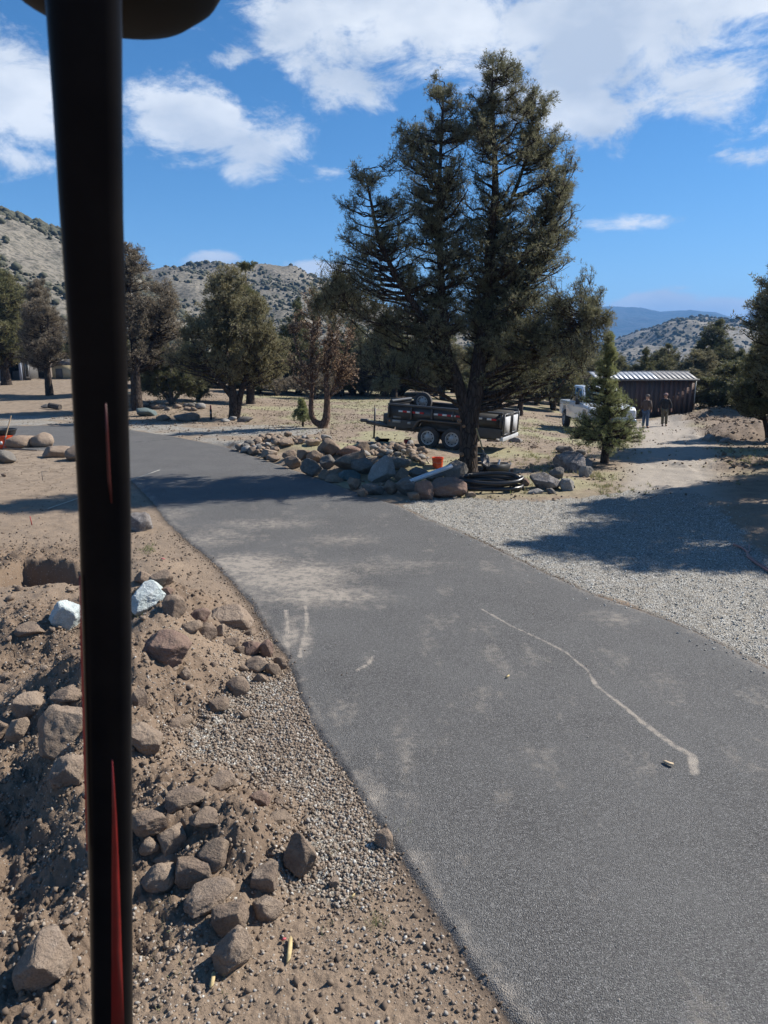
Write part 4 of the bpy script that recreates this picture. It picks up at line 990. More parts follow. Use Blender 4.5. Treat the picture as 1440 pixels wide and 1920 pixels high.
blobs = [bp(927, 165, 0, 44, 58, .65, 1.2), bp(940, 250, 0, 80, 80, 1.2, 1.0), bp(1000, 260, .3, 40, 75, .8, .9), bp(1020, 340, .4, 60, 65, 1.1, 1.0), bp(830, 205, -.1, 36, 55, .6, 1.0), bp(805, 300, -.1, 68, 85, 1.1, .95), bp(757, 275, -.2, 32, 36, .5, .8),
         bp(905, 370, 0, 110, 70, 1.5, .5), bp(1025, 440, .5, 55, 90, 1.3, 1.1), bp(960, 480, .2, 100, 90, 1.6, 1.0), bp(690, 385, -.8, 42, 65, .7, .9), bp(660, 450, -.7, 58, 65, .9, .9), bp(740, 470, -.5, 75, 80, 1.2, .8), bp(835, 470, 0, 85, 90, 1.4, .75),
         bp(640, 505, .2, 55, 35, .9, .7), bp(700, 560, .4, 110, 55, 1.5, .9), bp(800, 580, .2, 110, 70, 1.7, .9), bp(960, 590, .3, 110, 80, 1.9, 1.15), bp(1050, 580, -.6, 70, 75, 1.2, 1.1), bp(1110, 600, -1.1, 35, 50, .7, 1.0), bp(1050, 660, -.4, 75, 60, 1.4, 1.0), bp(950, 670, .3, 90, 60, 1.7, .8),
         bp(620, 580, 1.2, 60, 40, .9, .8), bp(720, 655, .2, 60, 55, 1.4, .85), bp(790, 670, .2, 70, 50, 1.7, .7), bp(1090, 690, -.9, 40, 35, .7, .6), bp(890, 560, .8, 120, 90, 1.2, .35)]
big = make_tree('pine_tree', stems, [b for b in blobs] + [bp(878, 240, 0, 50, 70, .9, .8), bp(795, 390, .1, 70, 70, 1.1, .8), bp(1045, 300, .3, 35, 50, .7, .7), bp(965, 170, .1, 38, 50, .6, .9)], 1650, 12, 3, 10, .095, .0115, LM['pine'], BK['dark'], 7, 'tall twin-stemmed pinyon pine standing beside the rock pile in front of the trailer', group=None, rise=.35, surf=.40, tw_len=.28, bare=.24, gapn=.405, gsc=1.5, sides=14, cap=620000)
big.location = (bx0, by0, bz0)
# knots and cut stubs on its trunk
for (u, v, s) in [(866, 853, .055), (883, 868, .045), (870, 800, .04), (862, 790, .05)]:
    c = tp(u, v, -.21); mb = MB(); mb.tube([(c[0], c[1] + .12, c[2]), (c[0], c[1] - .02, c[2] + .01)], [s * 1.1, s], 10)
    mb.build('cut_stub', simple('cut_wood', (.30, .17, .09), (.16, .09, .05), rough=.8, scale=20), big)

# --- kinds for the background
def local_tree(kind, seed, dense=1.0):
    r_ = np.random.RandomState(seed); j = lambda s: r_.uniform(-s, s)
    if kind == 'round':      # spreading pinyon, twin trunk, 7 m
        st = [[(0, 0, -.2, .27), (.02, 0, .9, .2), (-.1, .1, 2.2, .15), (-.3, .1, 3.8, .10), (-.2, 0, 5.4, .06), (0, 0, 6.7, .015)], [(.1, 0, .0, .2), (.45, .1, 1.2, .14), (.9, .2, 2.6, .10), (1.3, .1, 4.0, .06), (1.5, 0, 5.2, .012)],
              [(-.05, 0, 1.0, .12), (-.8, -.2, 2.0, .09), (-1.6, -.2, 3.1, .06), (-2.1, 0, 4.2, .012)]]
        bl = [(0, 0, 5.6, 1.2, 1.2, 1.2, 1), (-.9, .2, 4.3, 1.4, 1.5, 1.2, 1), (.9, 0, 4.1, 1.5, 1.5, 1.3, 1), (0, -.5, 3.6, 2.0, 1.6, 1.1, 1), (1.7, .1, 2.6, 1.2, 1.3, .9, .9), (-1.9, 0, 2.8, 1.1, 1.2, .9, .9), (0, .3, 2.3, 2.2, 1.8, .7, .7)]
    elif kind == 'tall':
        st = [[(0, 0, -.2, .28), (0, 0, 1.2, .21), (.05, 0, 3.0, .16), (-.05, .1, 5.0, .11), (.1, 0, 7.0, .05), (.1, 0, 8.2, .012)], [(0, 0, 2.0, .12), (.8, .2, 3.4, .09), (1.3, .2, 4.8, .05), (1.5, .1, 6.0, .012)], [(0, 0, 2.3, .11), (-.8, -.1, 3.6, .08), (-1.5, -.2, 5.2, .05), (-1.6, -.2, 6.2, .012)]]
        bl = [(.1, 0, 7.2, .9, .9, 1.0, 1), (-.9, 0, 5.8, 1.3, 1.3, 1.2, .9), (1.0, 0, 5.6, 1.3, 1.3, 1.2, .9), (0, 0, 4.6, 2.1, 1.8, 1.2, .8), (1.2, .2, 3.6, 1.3, 1.3, .9, .7), (-1.3, .2, 3.7, 1.3, 1.3, .9, .7), (0, .2, 2.7, 2.0, 1.7, .7, .6)]
    elif kind == 'cone':
        st = [[(0, 0, -.2, .24), (0, 0, 1.0, .18), (.05, 0, 3.0, .13), (0, 0, 5.0, .07), (0, 0, 6.6, .012)]]
        bl = [(0, 0, 5.7, .6, .6, .9, 1.2), (0, 0, 4.4, 1.15, 1.15, 1.1, 1.1), (.1, 0, 3.0, 1.6, 1.6, 1.1, 1), (-.1, 0, 1.9, 1.8, 1.8, .9, 1)]
    elif kind == 'bush':
        st = [[(0, 0, -.1, .1), (0, 0, .7, .07), (.1, 0, 1.6, .012)], [(0, 0, 0, .07), (.5, .1, .7, .05), (.8, .1, 1.3, .012)], [(0, 0, 0, .07), (-.5, -.1, .7, .05), (-.8, .1, 1.3, .012)]]
        bl = [(0, 0, 1.1, .9, .9, .9, 1), (.7, .1, .8, .7, .7, .7, 1), (-.7, 0, .8, .7, .7, .7, 1)]
    st = [[(x * (1 + j(.12)), y_ * (1 + j(.12)), z_ * (1 + (j(.06) if z_ > .5 else 0)), rr) for (x, y_, z_, rr) in s] for s in st]
    bl = [(x + j(.25), y_ + j(.25), z_ + j(.2), a * (1 + j(.12)), b * (1 + j(.12)), c * (1 + j(.12)), w) for (x, y_, z_, a, b, c, w) in bl]
    return st, bl
PROTO = {}
def proto(key, kind, seed, leaf, bark, nb, twigs, tufts, needles, nl, nw, **k):
    PROTO[key] = dict(kind=kind, seed=seed, leaf=leaf, bark=bark, nb=nb, twigs=twigs, tufts=tufts, needles=needles, nl=nl, nw=nw, k=k, obj=None)
HT = {'round': 6.8, 'tall': 8.2, 'cone': 6.6, 'bush': 1.95}
proto('roundA', 'round', 11, 'olive', 'dark', 560, 11, 3, 5, .15, .034, gapn=.36, tw_len=.28)
proto('roundB', 'round', 12, 'juniper', 'dark', 560, 11, 3, 5, .15, .034, gapn=.30, tw_len=.28)
proto('tallA', 'tall', 13, 'grey', 'dark', 560, 12, 3, 4, .13, .028, gapn=.38, spread=.8, tw_len=.28)
proto('tallB', 'tall', 14, 'pine', 'dark', 560, 11, 3, 5, .14, .034, gapn=.34, tw_len=.28)
proto('coneA', 'cone', 15, 'juniper', 'dark', 480, 11, 3, 5, .14, .036, gapn=.26, tw_len=.28)
proto('coneB', 'cone', 16, 'dark', 'dark', 480, 11, 3, 5, .14, .036, gapn=.28, tw_len=.28)
proto('roundC', 'round', 17, 'dark', 'dark', 560, 11, 3, 5, .15, .038, gapn=.30, tw_len=.28)
proto('bushA', 'bush', 18, 'dark', 'grey', 150, 9, 3, 6, .11, .03)
proto('bushB', 'bush', 19, 'grey', 'grey', 110, 9, 2, 4, .09, .02)
def plant(key, u, v, vtop, label, name='pine_tree', rz=0, wx=1.0, group=None, cat='tree', xyz=None, height=None):
    p = PROTO[key]
    if xyz is None: x_, y_, z_, mpp = hit(u, v)
    else: x_, y_ = xyz; z_ = Tz(x_, y_); mpp = 0
    if height is None:
        dt = px_dir(u, vtop); hgt = HC + dt[2] * y_ / dt[1] - z_
    else: hgt = height
    s = hgt / HT[p['kind']]
    if p['obj'] is None:
        st, bl = local_tree(p['kind'], p['seed'])
        o = make_tree(name, st, bl, p['nb'], p['twigs'], p['tufts'], p['needles'], p['nl'], p['nw'], LM[p['leaf']], BK[p['bark']], p['seed'], label, cat, group, sides=8, **p['k']); p['obj'] = o
    else:
        o = copy_tree(p['obj']); o.name = name; o['label'] = label; o['category'] = cat
        if 'group' in o.keys(): del o['group']
        if group: o['group'] = group
    o.location = (x_, y_, z_); o.rotation_euler = (0, 0, rz); o.scale = (s * wx, s * wx, s); return o

plant('coneA', 12, 722, 488, 'green pinyon cut off by the left frame edge, in front of the open shed', wx=1.25, rz=1)
plant('tallA', 93, 741, 520, 'grey-leaved tree with a thin reddish trunk, left of the black post', wx=1.05, rz=2.1)
plant('tallA', 258, 768, 452, 'tall grey-green tree with a thick dark trunk, just right of the black post', wx=1.12, rz=.4)
plant('bushA', 322, 757, 655, 'dense dark bush under the tall grey-green tree', 'bush', wx=1.0, cat='shrub')
plant('bushA', 372, 752, 690, 'low dark bush behind the row of loose stones', 'bush', rz=2, wx=1.3, cat='shrub')
plant('roundA', 438, 785, 500, 'rounded olive-green pinyon with two trunks, in the middle of the left trees', wx=.98, rz=.2)
plant('coneA', 470, 757, 508, 'darker conical juniper just behind the right side of the two-trunk pinyon', wx=1.15, rz=3)
plant('roundB', 200, 742, 560, 'green pinyon mostly hidden behind the black post', rz=1.4)
plant('roundC', 660, 742, 610, 'dark juniper in deep shade behind the left side of the trailer', wx=1.3, rz=.6)
plant('roundC', 740, 745, 600, 'dark juniper seen between the big pine and the trailer tongue', wx=1.2, rz=2.6)
plant('roundA', 830, 748, 620, 'olive pinyon directly behind the trailer bed', wx=1.2, rz=3.6)
plant('roundB', 975, 779, 600, 'spreading green juniper behind the tail of the trailer', wx=1.0, rz=4.4)
plant('roundA', 1075, 748, 610, 'olive pinyon between the trailer and the white pickup', wx=1.0, rz=5.1)
plant('coneB', 560, 740, 560, 'dark conical tree standing behind the rust-coloured oak', wx=1.1, rz=.9)
plant('bushB', 590, 748, 690, 'bare grey thicket behind the rust-coloured oak', 'bush', wx=1.6, cat='shrub')
plant('bushB', 520, 742, 695, 'pale brushy thicket left of the rust-coloured oak', 'bush', rz=1, wx=1.5, cat='shrub')
plant('bushB', 690, 744, 700, 'pale brushy thicket in front of the dark shaded juniper', 'bush', rz=2, wx=1.5, cat='shrub')
plant('tallB', -60, 735, 470, 'tree just outside the left frame edge with branches reaching in', rz=3)
# belt of trees behind the shed at the right
for (key, xx, yy, hh, wx, rz, lab) in [
    ('coneB', 20.5, 57, 5.0, 1.2, 0, 'dark conical tree left of the shed roof, behind the white pickup'),
    ('roundB', 25, 64, 5.4, 1.2, 1, 'green juniper whose top shows above the left half of the shed roof'),
    ('roundC', 29.3, 64, 7.4, 1.05, 2, 'tallest dark pinyon behind the shed, its crown standing above the others'),
    ('roundB', 34.5, 64, 5.8, 1.15, 3, 'green juniper right behind the right end of the shed'),
    ('coneB', 27.5, 50.5, 4.9, 1.15, 4, 'dark dense tree beside the right end of the shed'),
    ('roundC', 29.5, 47, 5.8, 1.1, 5, 'dark spreading pinyon beyond the spoil bank at the right'),
    ('bushA', 23.2, 47.5, 3.6, 1.4, 2.5, 'tall grey-green bush right against the shed corner'),
    ('bushA', 30.5, 49.0, 3.8, 1.5, 3.5, 'large dark bush between the spoil bank and the spreading pinyon'),
    ('bushA', 24.9, 45.0, 3.0, 1.6, .5, 'grey-green bush between the shed corner and the spoil bank'),
    ('bushA', 28.2, 42.5, 3.0, 1.8, 1.5, 'wide bush at the back of the spoil bank'),
    ('roundC', 38, 72, 6.4, 1.2, 1.7, 'dark pinyon in the far belt near the right frame edge'),
    ('roundB', 17, 70, 5.6, 1.2, 2.7, 'green juniper peeking above the pickup in the far belt'),
    ('roundC', 44, 78, 7.0, 1.2, 3.7, 'far belt tree right behind the right edge pine'),
    ('coneB', 33, 56, 5.6, 1.2, 4.7, 'dark cone-shaped tree in the second row right of the shed')]:
    plant(key, 0, 0, 0, lab, 'bush' if 'bush' in key else 'pine_tree', rz, wx, cat='shrub' if 'bush' in key else 'tree', xyz=(xx, yy), height=hh)
# distant wood beyond, seen as a low dark mass: individual copies again
rt = np.random.RandomState(8)
for row, d_ in enumerate((52, 58, 63, 70, 80, 95, 115)):
    a_ = -32.0
    while a_ < 34:
        a_ += math.degrees(4.2 / d_) * rt.uniform(.75, 1.3); dd = d_ * rt.uniform(.95, 1.05)
        if a_ < -13 and d_ < 90: continue
        if a_ < -6 and d_ < 60: continue
        if a_ < 25.5 and d_ < 55: continue
        if 14 < a_ < 25.5 and d_ < 60: continue
        if rt.rand() < .12: continue
        low = row % 2 == 0 and rt.rand() < .5
        kk = 'bushA' if low else ['roundC', 'roundB', 'coneB', 'roundA', 'coneA', 'roundC'][rt.randint(6)]; ar = R(a_)
        right = a_ > 8
        plant(kk, 0, 0, 0, ('low dark bush' if low else 'pinyon or juniper') + (' in the dense wood at the right, beyond the shed' if right else ' in the wood behind the trailer and the left trees'), 'bush' if low else 'pine_tree', rt.uniform(0, 6), rt.uniform(1.25, 1.7), cat='shrub' if low else 'tree',
              group=('bushes ' if low else 'trees ') + ('of the right wood' if right else 'of the middle wood'), xyz=(dd * math.sin(ar), dd * math.cos(ar)), height=rt.uniform(2.2, 3.4) if low else rt.uniform(4.6, 6.4) * ((.82 + .0025 * (d_ - 52)) if right else .85))
a_ = -21.0
while a_ < 9:
    a_ += rt.uniform(2.0, 3.4); dd = rt.uniform(55, 64); ar = R(a_)
    plant('bushA', 0, 0, 0, 'low dark bush in the wood behind the trailer and the left trees', 'bush', rt.uniform(0, 6), rt.uniform(1.3, 1.9), cat='shrub', group='bushes of the middle wood', xyz=(dd * math.sin(ar), dd * math.cos(ar)), height=rt.uniform(2.2, 3.6))
# right frame edge, standing in view and throwing its shade over the turnout
plant('tallB', 0, 0, 0, 'big dark pinyon at the right frame edge beside the dirt track', rz=1.2, wx=1.15, xyz=(13.9, 24.5), height=7.5)
plant('roundC', 0, 0, 0, 'dark juniper low at the right frame edge', rz=2.2, wx=1.0, xyz=(15.6, 28.5), height=4.8)
for (xx, yy, hh, key, wx) in [(10.9, 14.7, 8.2, 'tallA', 1.3), (12.9, 17.0, 7.0, 'tallA', 1.1), (18.5, 25.0, 8.5, 'tallB', 1.2), (14.2, 19.6, 5.0, 'roundC', .9)]:
    plant(key, 0, 0, 0, 'pinyon just right of the view whose shade falls across the gravel turnout', 'pine_tree', xx, wx, group='pinyons outside the right frame edge', xyz=(xx, yy), height=hh)

# --- rust-coloured oak with a U-shaped pair of trunks
ox, oy, oz, _ = hit(606, 802)
mo = oy / F_PX
def op(u, v, dy=0, r=.05): 
    d = px_dir(u, v); t = (oy + dy) / d[1]; return (d[0] * t - ox, dy, HC + d[2] * t - oz, r)
st = [[op(606, 806, 0, .24), op(606, 798, 0, .21), op(612, 780, 0, .16), op(613, 740, 0, .12), op(612, 700, .1, .09), op(622, 640, .1, .05), op(628, 570, .1, .012)],
      [op(603, 797, 0, .15), op(590, 790, 0, .13), op(583, 770, 0, .11), op(585, 720, 0, .085), op(583, 660, 0, .06), op(588, 600, 0, .035), op(592, 555, 0, .012)],
      [op(612, 760, 0, .07), op(628, 720, .2, .055), op(645, 670, .3, .035), op(660, 620, .3, .012)], [op(584, 730, 0, .06), op(570, 690, -.2, .045), op(555, 650, -.3, .03), op(548, 610, -.3, .012)]]
def ob(u, v, dy, rx, ry, dep, w=1.0): c = op(u, v, dy); return (c[0], c[1], c[2], rx * mo, dep, ry * mo, w)
bl = [ob(590, 600, 0, 45, 55, 1.1), ob(625, 640, .1, 50, 60, 1.2), ob(560, 660, -.2, 30, 45, .8), ob(650, 690, .3, 30, 45, .8), ob(590, 690, 0, 60, 40, 1.2, .7)]
oak = make_tree('oak_tree', st, bl, 330, 10, 2, 3, .085, .034, LM['rust'], BK['red'], 31, 'thin oak with rust-brown withered leaves and a U-shaped double trunk', rise=.6, surf=.6, tw_len=.26, gapn=.34, gsc=.9, sides=8, bare=.52, spread=.8)
oak.location = (ox, oy, oz)

# --- young pines
def young(u, v, vtop, label, wpx, seed, nb=110, needles=9):
    x_, y_, z_, mpp = hit(u, v); dt = px_dir(u, vtop); h = HC + dt[2] * y_ / dt[1] - z_; r = wpx / 2 * mpp
    st = [[(0, 0, -.05, .03 * h + .02), (0, 0, h * .4, .02 * h + .01), (-.02 * h, 0, h * .75, .012 * h), (-.03 * h, 0, h, .004)]]
    bl = [(0, 0, h * .24, r, r, h * .17, 1), (0, 0, h * .42, r * .86, r * .86, h * .17, 1), (-.02 * h, 0, h * .57, r * .55, r * .55, h * .14, 1.2), (-.02 * h, 0, h * .72, r * .34, r * .34, h * .14, 4), (-.03 * h, 0, h * .88, r * .17, r * .17, h * .12, 14)]
    o = make_tree('pine_sapling', st, bl, nb, 9, 3, needles, .075, .012 if h > 2 else .02, LM['young'], BK['dark'], seed, label, 'tree', rise=.3, surf=.5, tw_len=.17, sides=7)
    o.location = (x_, y_, z_); return o
young(1133, 868, 628, 'young pine with a leaning thin top, in front of the white pickup', 150, 41, 250, 10)
young(568, 800, 752, 'knee-high pine seedling left of the rust-coloured oak', 46, 43, 60, 8)

# grass tufts, weeds (stuff)
def grass(name, pts, h, m, label, cat='grass', n=9, seed=1, w=.006):
    r_ = np.random.RandomState(seed); P = np.array(pts); z_ = T(P[:, 0], P[:, 1]); k = len(P)
    B = np.stack([P[:, 0], P[:, 1], z_], -1)[:, None] + r_.normal(size=(k, n, 3)) * np.array([.03, .03, 0])
    hv = h * r_.uniform(.4, 1.2, (k, n, 1)); D = r_.normal(size=(k, n, 3)) * .45 + np.array([0, 0, 1]); sd_ = np.cross(D, r_.normal(size=D.shape)); sd_ /= np.linalg.norm(sd_, axis=2)[..., None]
    tri = np.stack([B - sd_ * w, B + sd_ * w, B + D * hv], 2).reshape(-1, 3)
    me = mesh_np(name, tri, [np.arange(len(tri)).reshape(-1, 3)]); a = me.attributes.new('tone', 'FLOAT', 'FACE'); a.data.foreach_set('value', r_.rand(k * n).astype(np.float32))
    tag(link(name, me, m), label, cat, kind='stuff')
gmat = leaf_mat('dry_grass', [(0, (.20, .17, .09)), (.5, (.33, .29, .16)), (1, (.22, .26, .10))]); wmat = leaf_mat('green_weed', [(0, (.08, .11, .03)), (1, (.20, .24, .08))])
r_ = np.random.RandomState(77); pts = []
for (u0, u1, v0, v1, n) in [(900, 1180, 800, 930, 900), (1000, 1160, 880, 935, 500), (950, 1060, 790, 820, 300), (1330, 1440, 830, 900, 300), (640, 720, 745, 760, 200), (480, 720, 760, 812, 350), (250, 440, 750, 790, 150)]:
    for i in range(n):
        q = G0(r_.normal((u0 + u1) / 2, (u1 - u0) / 3.2), min(max(r_.normal((v0 + v1) / 2, (v1 - v0) / 3.2), 745), 935))
        if fb2(np.array([q[0] * .7]), np.array([q[1] * .5]), 3, 91)[0] > .47: pts.append(q)
grass('dry_grass', pts, .07, gmat, 'short dry grass between the boulders and under the trees', seed=3, w=.008)
pts = [G0(266 + r_.normal() * 8, 1172 + r_.normal() * 5) for i in range(26)] + [G0(277 + r_.normal() * 9, 1031 + r_.normal() * 4) for i in range(16)]
grass('weeds', pts, .05, wmat, 'little green weeds in the soil right of the black post', 'weeds', n=12, seed=5, w=.003)
pts = [G0(703 + r_.normal() * 6, 1733 + r_.normal() * 6) for i in range(18)] + [G0(700 + r_.normal() * 60, 1700 + r_.normal() * 90) for i in range(22)] + [G0(r_.uniform(250, 480), r_.uniform(1700, 1900)) for i in range(20)]
grass('dry_grass', pts, .035, gmat, 'thin yellow grass blades in the dirt near the asphalt edge', n=6, seed=6, w=.0018)
# ------------------------------------------------------------------ man-made things
black_paint = simple('black_gloss_paint', (.004, .004, .005), (.009, .008, .008), rough=.32, scale=14, bmp=.05, bdist=.002, spec=.06)
housing_m = simple('housing_black', (.006, .006, .006), (.010, .009, .008), rough=.7, scale=20, spec=.2)
black_matt = simple('black_plastic', (.02, .02, .021), (.03, .03, .03), rough=.5, scale=30)
red_paint = simple('red_paint', (.42, .022, .012), (.30, .018, .010), rough=.4, scale=6)
def pt(u, v, y):
    d = px_dir(u, v); t = y / d[1]; return Vector((d[0] * t, d[1] * t, HC + d[2] * t))
def pdep(u, v, dep):
    d = px_dir(u, v); return Vector((d[0] * dep, d[1] * dep, HC + d[2] * dep))

# the machine the photograph was taken from: cab post, lamp housing at its top, deck below
cab = empty('digger_cab', (-.45, .9, .95), 0, 'black digger cab post with red slivers painted as reflections and a dark housing at the top, blurred', 'cab')
pT = pdep(157, 0, .551); pB = pdep(211, 1920, 1.025); dirp = (pT - pB)
p0 = pB - dirp * ((pB.z - .95) / dirp.z); p1 = pT + dirp * .22
loc = lambda p: p - cab.location
ax = dirp.normalized(); vdir = ((pT + pB) / 2 - Vector((0, 0, HC))); side = ax.cross(vdir).normalized(); fwd = side.cross(ax).normalized()
if side.x < 0: side = -side
mb = MB(); ring = []
for k in range(24):
    a = 2 * math.pi * k / 24; c, s = math.cos(a), math.sin(a); q_ = 3.2
    ring.append((math.copysign(abs(c) ** (2 / q_), c), math.copysign(abs(s) ** (2 / q_), s)))
PV = [-420, -200, 0, 200, 400, 680, 960, 1180, 1400, 1660, 1920, 2300, 2800]      # the slightly bowed post, narrower in its middle
PU = [149, 153, 157.5, 165, 172, 186, 197, 201, 204, 208, 211, 214, 216]; PW = [176, 160, 145, 131, 120, 108, 99, 93, 88, 82, 78, 71, 62]
AXP = []
for v_, u_, w_ in zip(PV, PU, PW):
    dep = 1 / (1 / .551 + (1 / 1.025 - 1 / .551) * v_ / 1920); AXP.append((pdep(u_, v_, dep), .93 * w_ * dep / F_PX / 2, v_))
V = []
for p, hw, v_ in AXP: V += [list(loc(p + side * a * hw + fwd * b * hw * .85)) for a, b in ring]
nsg = len(AXP); p1 = AXP[0][0]
F = [(i * 24 + j, i * 24 + (j + 1) % 24, (i + 1) * 24 + (j + 1) % 24, (i + 1) * 24 + j) for i in range(nsg - 1) for j in range(24)] + [tuple(range(24))[::-1], tuple((nsg - 1) * 24 + j for j in range(24))]
mb.add(V, F); po = mb.build('post', black_paint, cab, smooth=True)
pb_ = AXP[-1][0]; MB().tube([loc(pb_ - Vector((0, 0, .0))), (0, -.05, -.06)], .024, 12).build('post_foot', black_paint, cab, smooth=True)
nearf = -fwd if (-fwd).dot(vdir) < 0 else fwd
def _dep(p):
    d = p - Vector((0, 0, HC)); return d.y * math.cos(R(PITCH)) - d.z * math.sin(R(PITCH))
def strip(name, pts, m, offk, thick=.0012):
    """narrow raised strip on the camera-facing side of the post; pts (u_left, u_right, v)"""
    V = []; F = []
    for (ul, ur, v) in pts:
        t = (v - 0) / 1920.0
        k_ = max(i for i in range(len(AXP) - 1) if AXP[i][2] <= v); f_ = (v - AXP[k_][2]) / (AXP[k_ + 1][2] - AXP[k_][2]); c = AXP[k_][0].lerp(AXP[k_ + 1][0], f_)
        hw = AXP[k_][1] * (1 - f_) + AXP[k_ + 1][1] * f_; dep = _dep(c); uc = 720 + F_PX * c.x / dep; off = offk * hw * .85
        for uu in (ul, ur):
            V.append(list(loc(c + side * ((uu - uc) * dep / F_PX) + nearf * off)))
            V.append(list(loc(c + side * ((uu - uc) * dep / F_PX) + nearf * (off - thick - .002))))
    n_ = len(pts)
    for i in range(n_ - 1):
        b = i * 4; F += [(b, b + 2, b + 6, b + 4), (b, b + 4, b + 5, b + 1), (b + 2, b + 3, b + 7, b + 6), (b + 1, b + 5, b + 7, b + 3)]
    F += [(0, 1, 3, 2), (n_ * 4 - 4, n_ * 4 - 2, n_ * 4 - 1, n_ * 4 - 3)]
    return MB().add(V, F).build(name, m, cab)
def _v(p):
    d = p - Vector((0, 0, HC)); dep = d.y * math.cos(R(PITCH)) - d.z * math.sin(R(PITCH)); up = d.y * math.sin(R(PITCH)) + d.z * math.cos(R(PITCH)); return 960 - F_PX * up / dep
dim_red = simple('dim_red_reflection', (.09, .007, .006), (.05, .006, .005), rough=.5, scale=30); deep_red = simple('deep_red_reflection', (.22, .010, .007), (.15, .008, .006), rough=.45, scale=30)  # reds reflected in the gloss post, held as strip colours
strip('red_reflection', [(195, 198, 740), (197, 202, 800), (200, 206, 880), (206, 209, 925)], dim_red, 1.03)  # faint upper reflection, built as a raised red strip
strip('red_reflection', [(208, 210, 1400), (209, 217, 1500), (208, 222, 1620), (208, 226, 1750), (208, 232, 1935)], deep_red, 1.03)  # lower reflection of the red machine, built as a widening strip
strip('red_edge_reflection', [(153, 155, 1060), (154.5, 158, 1180), (158, 162, 1300), (161.5, 165, 1430), (165.5, 167.5, 1560)], simple('bright_red_reflection', (.38, .05, .035), (.3, .03, .02), rough=.6, scale=30), .80)  # red reflection along the left edge, its brightness put into the colour
mb = MB(); c = pdep(193, -97, .62); Mx = Matrix.Translation(loc(c)) @ Matrix.Rotation(R(3), 4, 'Y') @ Matrix.Scale(.90, 4)
prof = [(.001, -.062), (.05, -.058), (.085, -.046), (.108, -.028), (.122, -.004), (.125, .02), (.115, .05), (.06, .07), (.001, .075)]
mb.lathe(prof, 40, Mx); mb.build('lamp_housing', housing_m, cab, smooth=True)
mb = MB(); mb.box((-.35, -.9, -.06), (1.5, 2.3, .1)); mb.build('deck', housing_m, cab, bevel=.01)
mb = MB(); mb.tube([loc(p1 + Vector((0, .02, 0))), loc(p1 + Vector((-.0, -1.6, .05)))], .028, 12); mb.build('roof_bar', black_paint, cab, smooth=True)
for sx in (-.9, .25):
    mb = MB(); mb.prism([(-1.9, -.93), (.2, -.93), (.45, -.7), (.45, -.35), (.3, -.2), (-2.0, -.2), (-2.2, -.4), (-2.2, -.75)], 0, .32)
    o = mb.build('track', black_matt, cab, bevel=.04); o.rotation_euler = (0, 0, R(90)); o.location = (sx + .32, 0, 0)

# --- twin-axle dump trailer
tx, ty = 1.87, 23.73
trl = empty('dump_trailer', (tx, ty, Tz(tx, ty) + .0), 0, 'black twin-axle dump trailer with red and white reflective tape, parked behind the rock pile', 'trailer')
trl.rotation_euler = (0, R(3.0), R(-25))
tb = simple('trailer_black', (.026, .027, .03), (.05, .046, .042), rough=.45, scale=3, bmp=.1, bdist=.004)
tg = simple('trailer_dusty_grey', (.075, .07, .064), (.05, .047, .045), rough=.7, scale=4)
td = simple('trailer_dusty_brown', (.13, .10, .075), (.08, .065, .052), rough=.85, scale=4)
X0, X1, ZB, ZT, WD = -1.97, 2.05, .60, 1.33, 1.95
mb = MB(); mb.box(((X0 + X1) / 2, .02, (ZT + .86) / 2), (X1 - X0, .03, ZT - .86)); mb.build('side_wall', tb, trl)
mb = MB(); mb.box(((X0 + X1) / 2, WD - .02, (ZT + ZB) / 2), (X1 - X0, .03, ZT - ZB)); mb.build('side_wall', tb, trl)
mb = MB(); mb.box((X0 + .02, WD / 2, (ZT + ZB) / 2), (.035, WD - .08, ZT - ZB)); mb.build('front_wall', tb, trl)
mb = MB(); mb.box(((X0 + X1) / 2, WD / 2, ZB + .03), (X1 - X0 - .06, WD - .1, .05)); mb.build('floor', tg, trl)
for yy in (.02, WD - .02): MB().box(((X0 + X1) / 2, yy, ZT + .03), (X1 - X0 + .02, .09, .065)).build('top_rail', tb, trl, bevel=.006)
MB().box((X0 + .02, WD / 2, ZT + .03), (.085, WD - .14, .065)).build('top_rail', tb, trl, bevel=.006)
for x_ in (X0 + .03, -1.1, -.35, .4, 1.15, X1 - .04): MB().box((x_, -.018, 1.11), (.06, .042, .40)).build('stake_rib', tb, trl, bevel=.004)
# lower skirt with the fender arch
mb = MB(); mb.prism([(X0, .86), (X0, .62), (-1.35, .58), (-1.0, .62), (-.82, .86)], -.03, .03); mb.build('skirt', tg, trl, bevel=.004)
mb = MB(); mb.prism([(X1, .86), (X1, .56), (.98, .56), (.98, .62), (.84, .86)], -.03, .03); mb.build('skirt', tg, trl, bevel=.004)
mb = MB(); mb.prism([(-1.02, .60), (-.86, .88), (-.72, .95), (.74, .95), (.88, .88), (1.04, .60), (.97, .60), (.82, .85), (.70, .90), (-.68, .90), (-.80, .85), (-.95, .60)], -.10, .26); mb.build('fender', td, trl)
mb = MB(); mb.prism([(-.80, .85), (-.68, .90), (.70, .90), (.82, .85), (.95, .56), (-.93, .56)], .27, .30); mb.build('wheel_well', td, trl)
for yy in (.35, 1.6): MB().box((0, yy, .52), (3.6, .08, .12)).build('chassis_rail', tb, trl)
tyre_m = simple('tyre_rubber', (.045, .042, .04), (.07, .06, .052), rough=.9, scale=10, bmp=.3, bdist=.004)
rim_m = simple('rim_silver', (.52, .51, .49), (.36, .34, .31), rough=.45, metal=.3, scale=20)
dark_m = simple('dark_hole', (.02, .02, .02), rough=.9)
